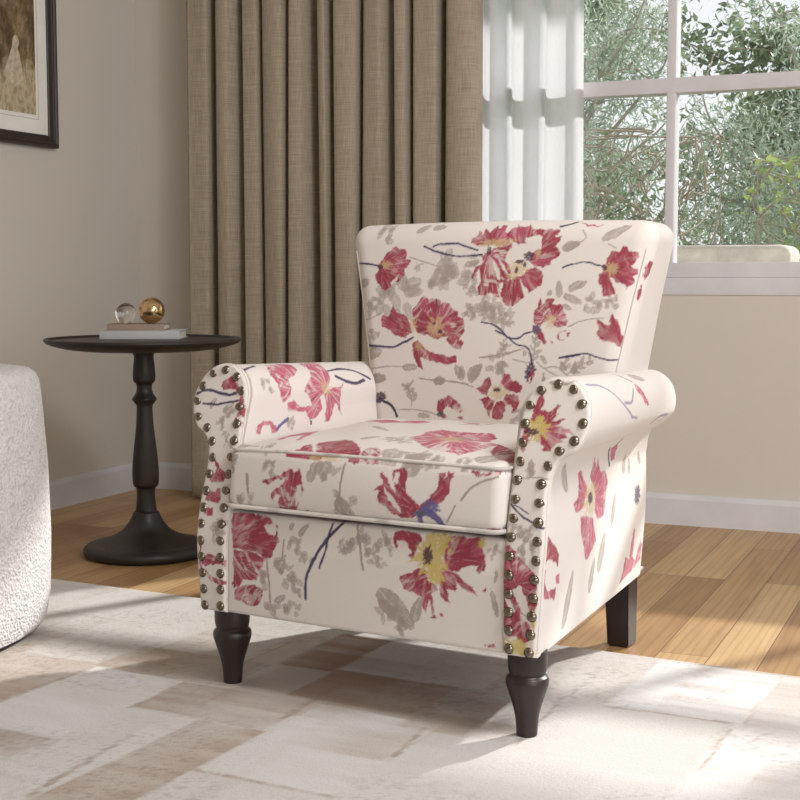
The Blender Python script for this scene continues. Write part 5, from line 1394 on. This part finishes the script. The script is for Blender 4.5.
for zs in (True, False):
    tube('piping', seat_pipe(zs), .0032 if zs else .0042, M['print'], so, 8, colors_fn=lambda c: np.tile(CREAM*.96, (len(c), 1))*(1-.25*(fbm(c[:, :2], 30, 5) > .62))[:, None])

# backrest: flared, reclined, rounded shoulders, full depth down to the rear of the body
ZL, ZH = .155, .852
hz_ = (ZH-ZL)/2
co, q = rbox_np(.325, .09, hz_, .042, .0018)
loc = co.copy()
BW = ([.14, .30, .42, .56, .70, .852], [.252, .248, .252, .278, .306, .341])
def back_shape(loc):
    z = loc[:, 2]+(ZH+ZL)/2
    t = (loc[:, 1]+.09)/.18
    w = np.interp(z, *BW)
    x = loc[:, 0]/.325*w
    fr = .432+.118*np.clip(z-.46, -.2, 1); rr_ = .664-.055*np.clip((z-.142)/.72, 0, 1)
    y = fr+(rr_-fr)*t
    u_ = np.clip(np.abs(x)/w, 0, 1)
    y = y-.014*(1-u_**2.2)*np.sin(np.clip((z-.40)/.46, 0, 1)*pi)**.7*(1-t)
    z = z+.006*(1-u_**2)*np.clip((z-.8)/.06, 0, 1)-.004*t*np.clip((z-.8)/.06, 0, 1)
    x = x+.002
    return x, y, z, w, t
x, y, z, w, t = back_shape(loc)
co = np.stack([x, y, z], 1)
uv = np.stack([x, z], 1)
sidem = (np.abs(loc[:, 0]) > .325-.03) & (t > .12)
uv[:, 0] = np.where(sidem, np.sign(x)*(w+t*.17), uv[:, 0])
rear = t > .9; uv[:, 0] = np.where(rear, x+5, uv[:, 0])
C = base_cloth(uv); p_scatter(C, uv, 4.7, 5.3, .2, .85, 77, 14); run_print('back', C, uv)
bo = mesh_np('backrest', co, q, M['print'], CH, True, C); UVS['back'] = (bo, uv)
# seams along the two front edges of the backrest
for sgn in (-1, 1):
    zz = np.linspace(.40, .80, 60)-(ZH+ZL)/2; k = .042*(1-cos(pi/4))-.0004
    px, py, pz, _, _ = back_shape(np.stack([np.full(60, sgn*(.325-k)), np.full(60, -.09+k), zz], 1))
    tube('piping', np.stack([px, py, pz], 1), .0022, M['print'], bo, 8, colors_fn=lambda c: np.tile(CREAM*.97, (len(c), 1)))

# legs
legp = [(.0165, 0), (.0172, .003), (.0180, .018), (.0205, .038), (.0252, .056), (.0305, .073), (.0342, .085), (.0352, .092), (.0338, .0985), (.0300, .102), (.0288, .104), (.0300, .107), (.0315, .114), (.0322, .125), (.0322, .144)]
for sx in (-1, 1):
    l = lathe('leg', catmull(legp, 4), M['dark_wood'], CH, 48, (sx*.296+.0055, .008, .0082), auto=50)
    l.scale = (1, 1, (ZB+.004-.0082)/.144)
    bm = bmesh.new(); b = bmesh.new(); bmesh.ops.create_cube(b, size=1)
    for v in b.verts:
        tz = v.co.z+.5; k = .0225+.004*tz
        v.co = (sx*(.219)+v.co.x*2*k, .640-.012*tz+v.co.y*2*(k+.002), tz*.165)
    bmesh.ops.bevel(b, geom=b.edges[:], offset=.003, segments=2, affect='EDGES')
    obj_bm('leg', b, M['dark_wood'], CH, smooth=True, autosmooth=35); bm.free()

# ================================================================== LIGHT, SKY, CAMERA
SUN_AZ, SUN_EL = 29., 31.                            # degrees from +y towards +x, above the horizon
sun = bpy.data.lights.new('sun', 'SUN'); sun.energy = 4.9; sun.angle = radians(1.6); sun.color = (1, .95, .91)
so_ = bpy.data.objects.new('sun', sun); COL.objects.link(so_)
az, el = radians(SUN_AZ), radians(SUN_EL)
from mathutils import Vector
dv = Vector((-sin(az)*cos(el), -cos(az)*cos(el), -sin(el))); so_.rotation_euler = dv.to_track_quat('-Z', 'Y').to_euler(); so_.location = (2, 8, 5)
ar = bpy.data.lights.new('overhead_key_light', 'AREA'); ar.shape = 'RECTANGLE'; ar.size = .55; ar.size_y = .7; ar.energy = 27; ar.color = (1, .975, .975)  # unseen key light added at upper right, hangs free without a fitting
ao = bpy.data.objects.new('overhead_key_light', ar); COL.objects.link(ao); ao.location = (.38, 1.75, 2.05)
ao.rotation_euler = Vector((-1.1, .35, -1.5)).to_track_quat('-Z', 'Y').to_euler()
dl = bpy.data.lights.new('side_fill_light', 'AREA'); dl.shape = 'RECTANGLE'; dl.size = 2.2; dl.size_y = 1.7; dl.energy = 36; dl.color = (.97, .98, 1)  # unseen fill light added to brighten the chair front, no window there
do = bpy.data.objects.new('side_fill_light', dl); COL.objects.link(do); do.location = (2.45, -.55, 1.15)
do.rotation_euler = Vector((-3.4, 2.5, -.6)).to_track_quat('-Z', 'Y').to_euler()
W = bpy.data.worlds.new('sky'); SC.world = W; W.use_nodes = True
nt = W.node_tree; bg = nt.nodes['Background']
tc = nt.nodes.new('ShaderNodeTexCoord'); sp = nt.nodes.new('ShaderNodeSeparateXYZ'); nt.links.new(tc.outputs['Generated'], sp.inputs[0])
rp = nt.nodes.new('ShaderNodeValToRGB'); nt.links.new(sp.outputs[2], rp.inputs[0])
rp.color_ramp.elements[0].position = .0; rp.color_ramp.elements[0].color = (.95, .945, .955, 1)
rp.color_ramp.elements[1].position = .6; rp.color_ramp.elements[1].color = (.82, .90, 1.0, 1)
nt.links.new(rp.outputs[0], bg.inputs[0]); bg.inputs[1].default_value = 1.0

cam = bpy.data.cameras.new('camera'); cam.sensor_width = 36; cam.lens = 63; cam.clip_start = .05
co_ = bpy.data.objects.new('camera', cam); COL.objects.link(co_); co_.location = (0, 0, .75)
co_.rotation_euler = (pi/2-math.atan(125/1400), 0, radians(23.2)); SC.camera = co_
SC.view_settings.view_transform = 'Standard'; SC.view_settings.look = 'None'; SC.view_settings.exposure = 0.28; SC.view_settings.gamma = 1
SC.cycles.use_denoising = True; SC.cycles.max_bounces = 8; SC.cycles.diffuse_bounces = 4; SC.cycles.transparent_max_bounces = 16
SC.cycles.sample_clamp_indirect = 6
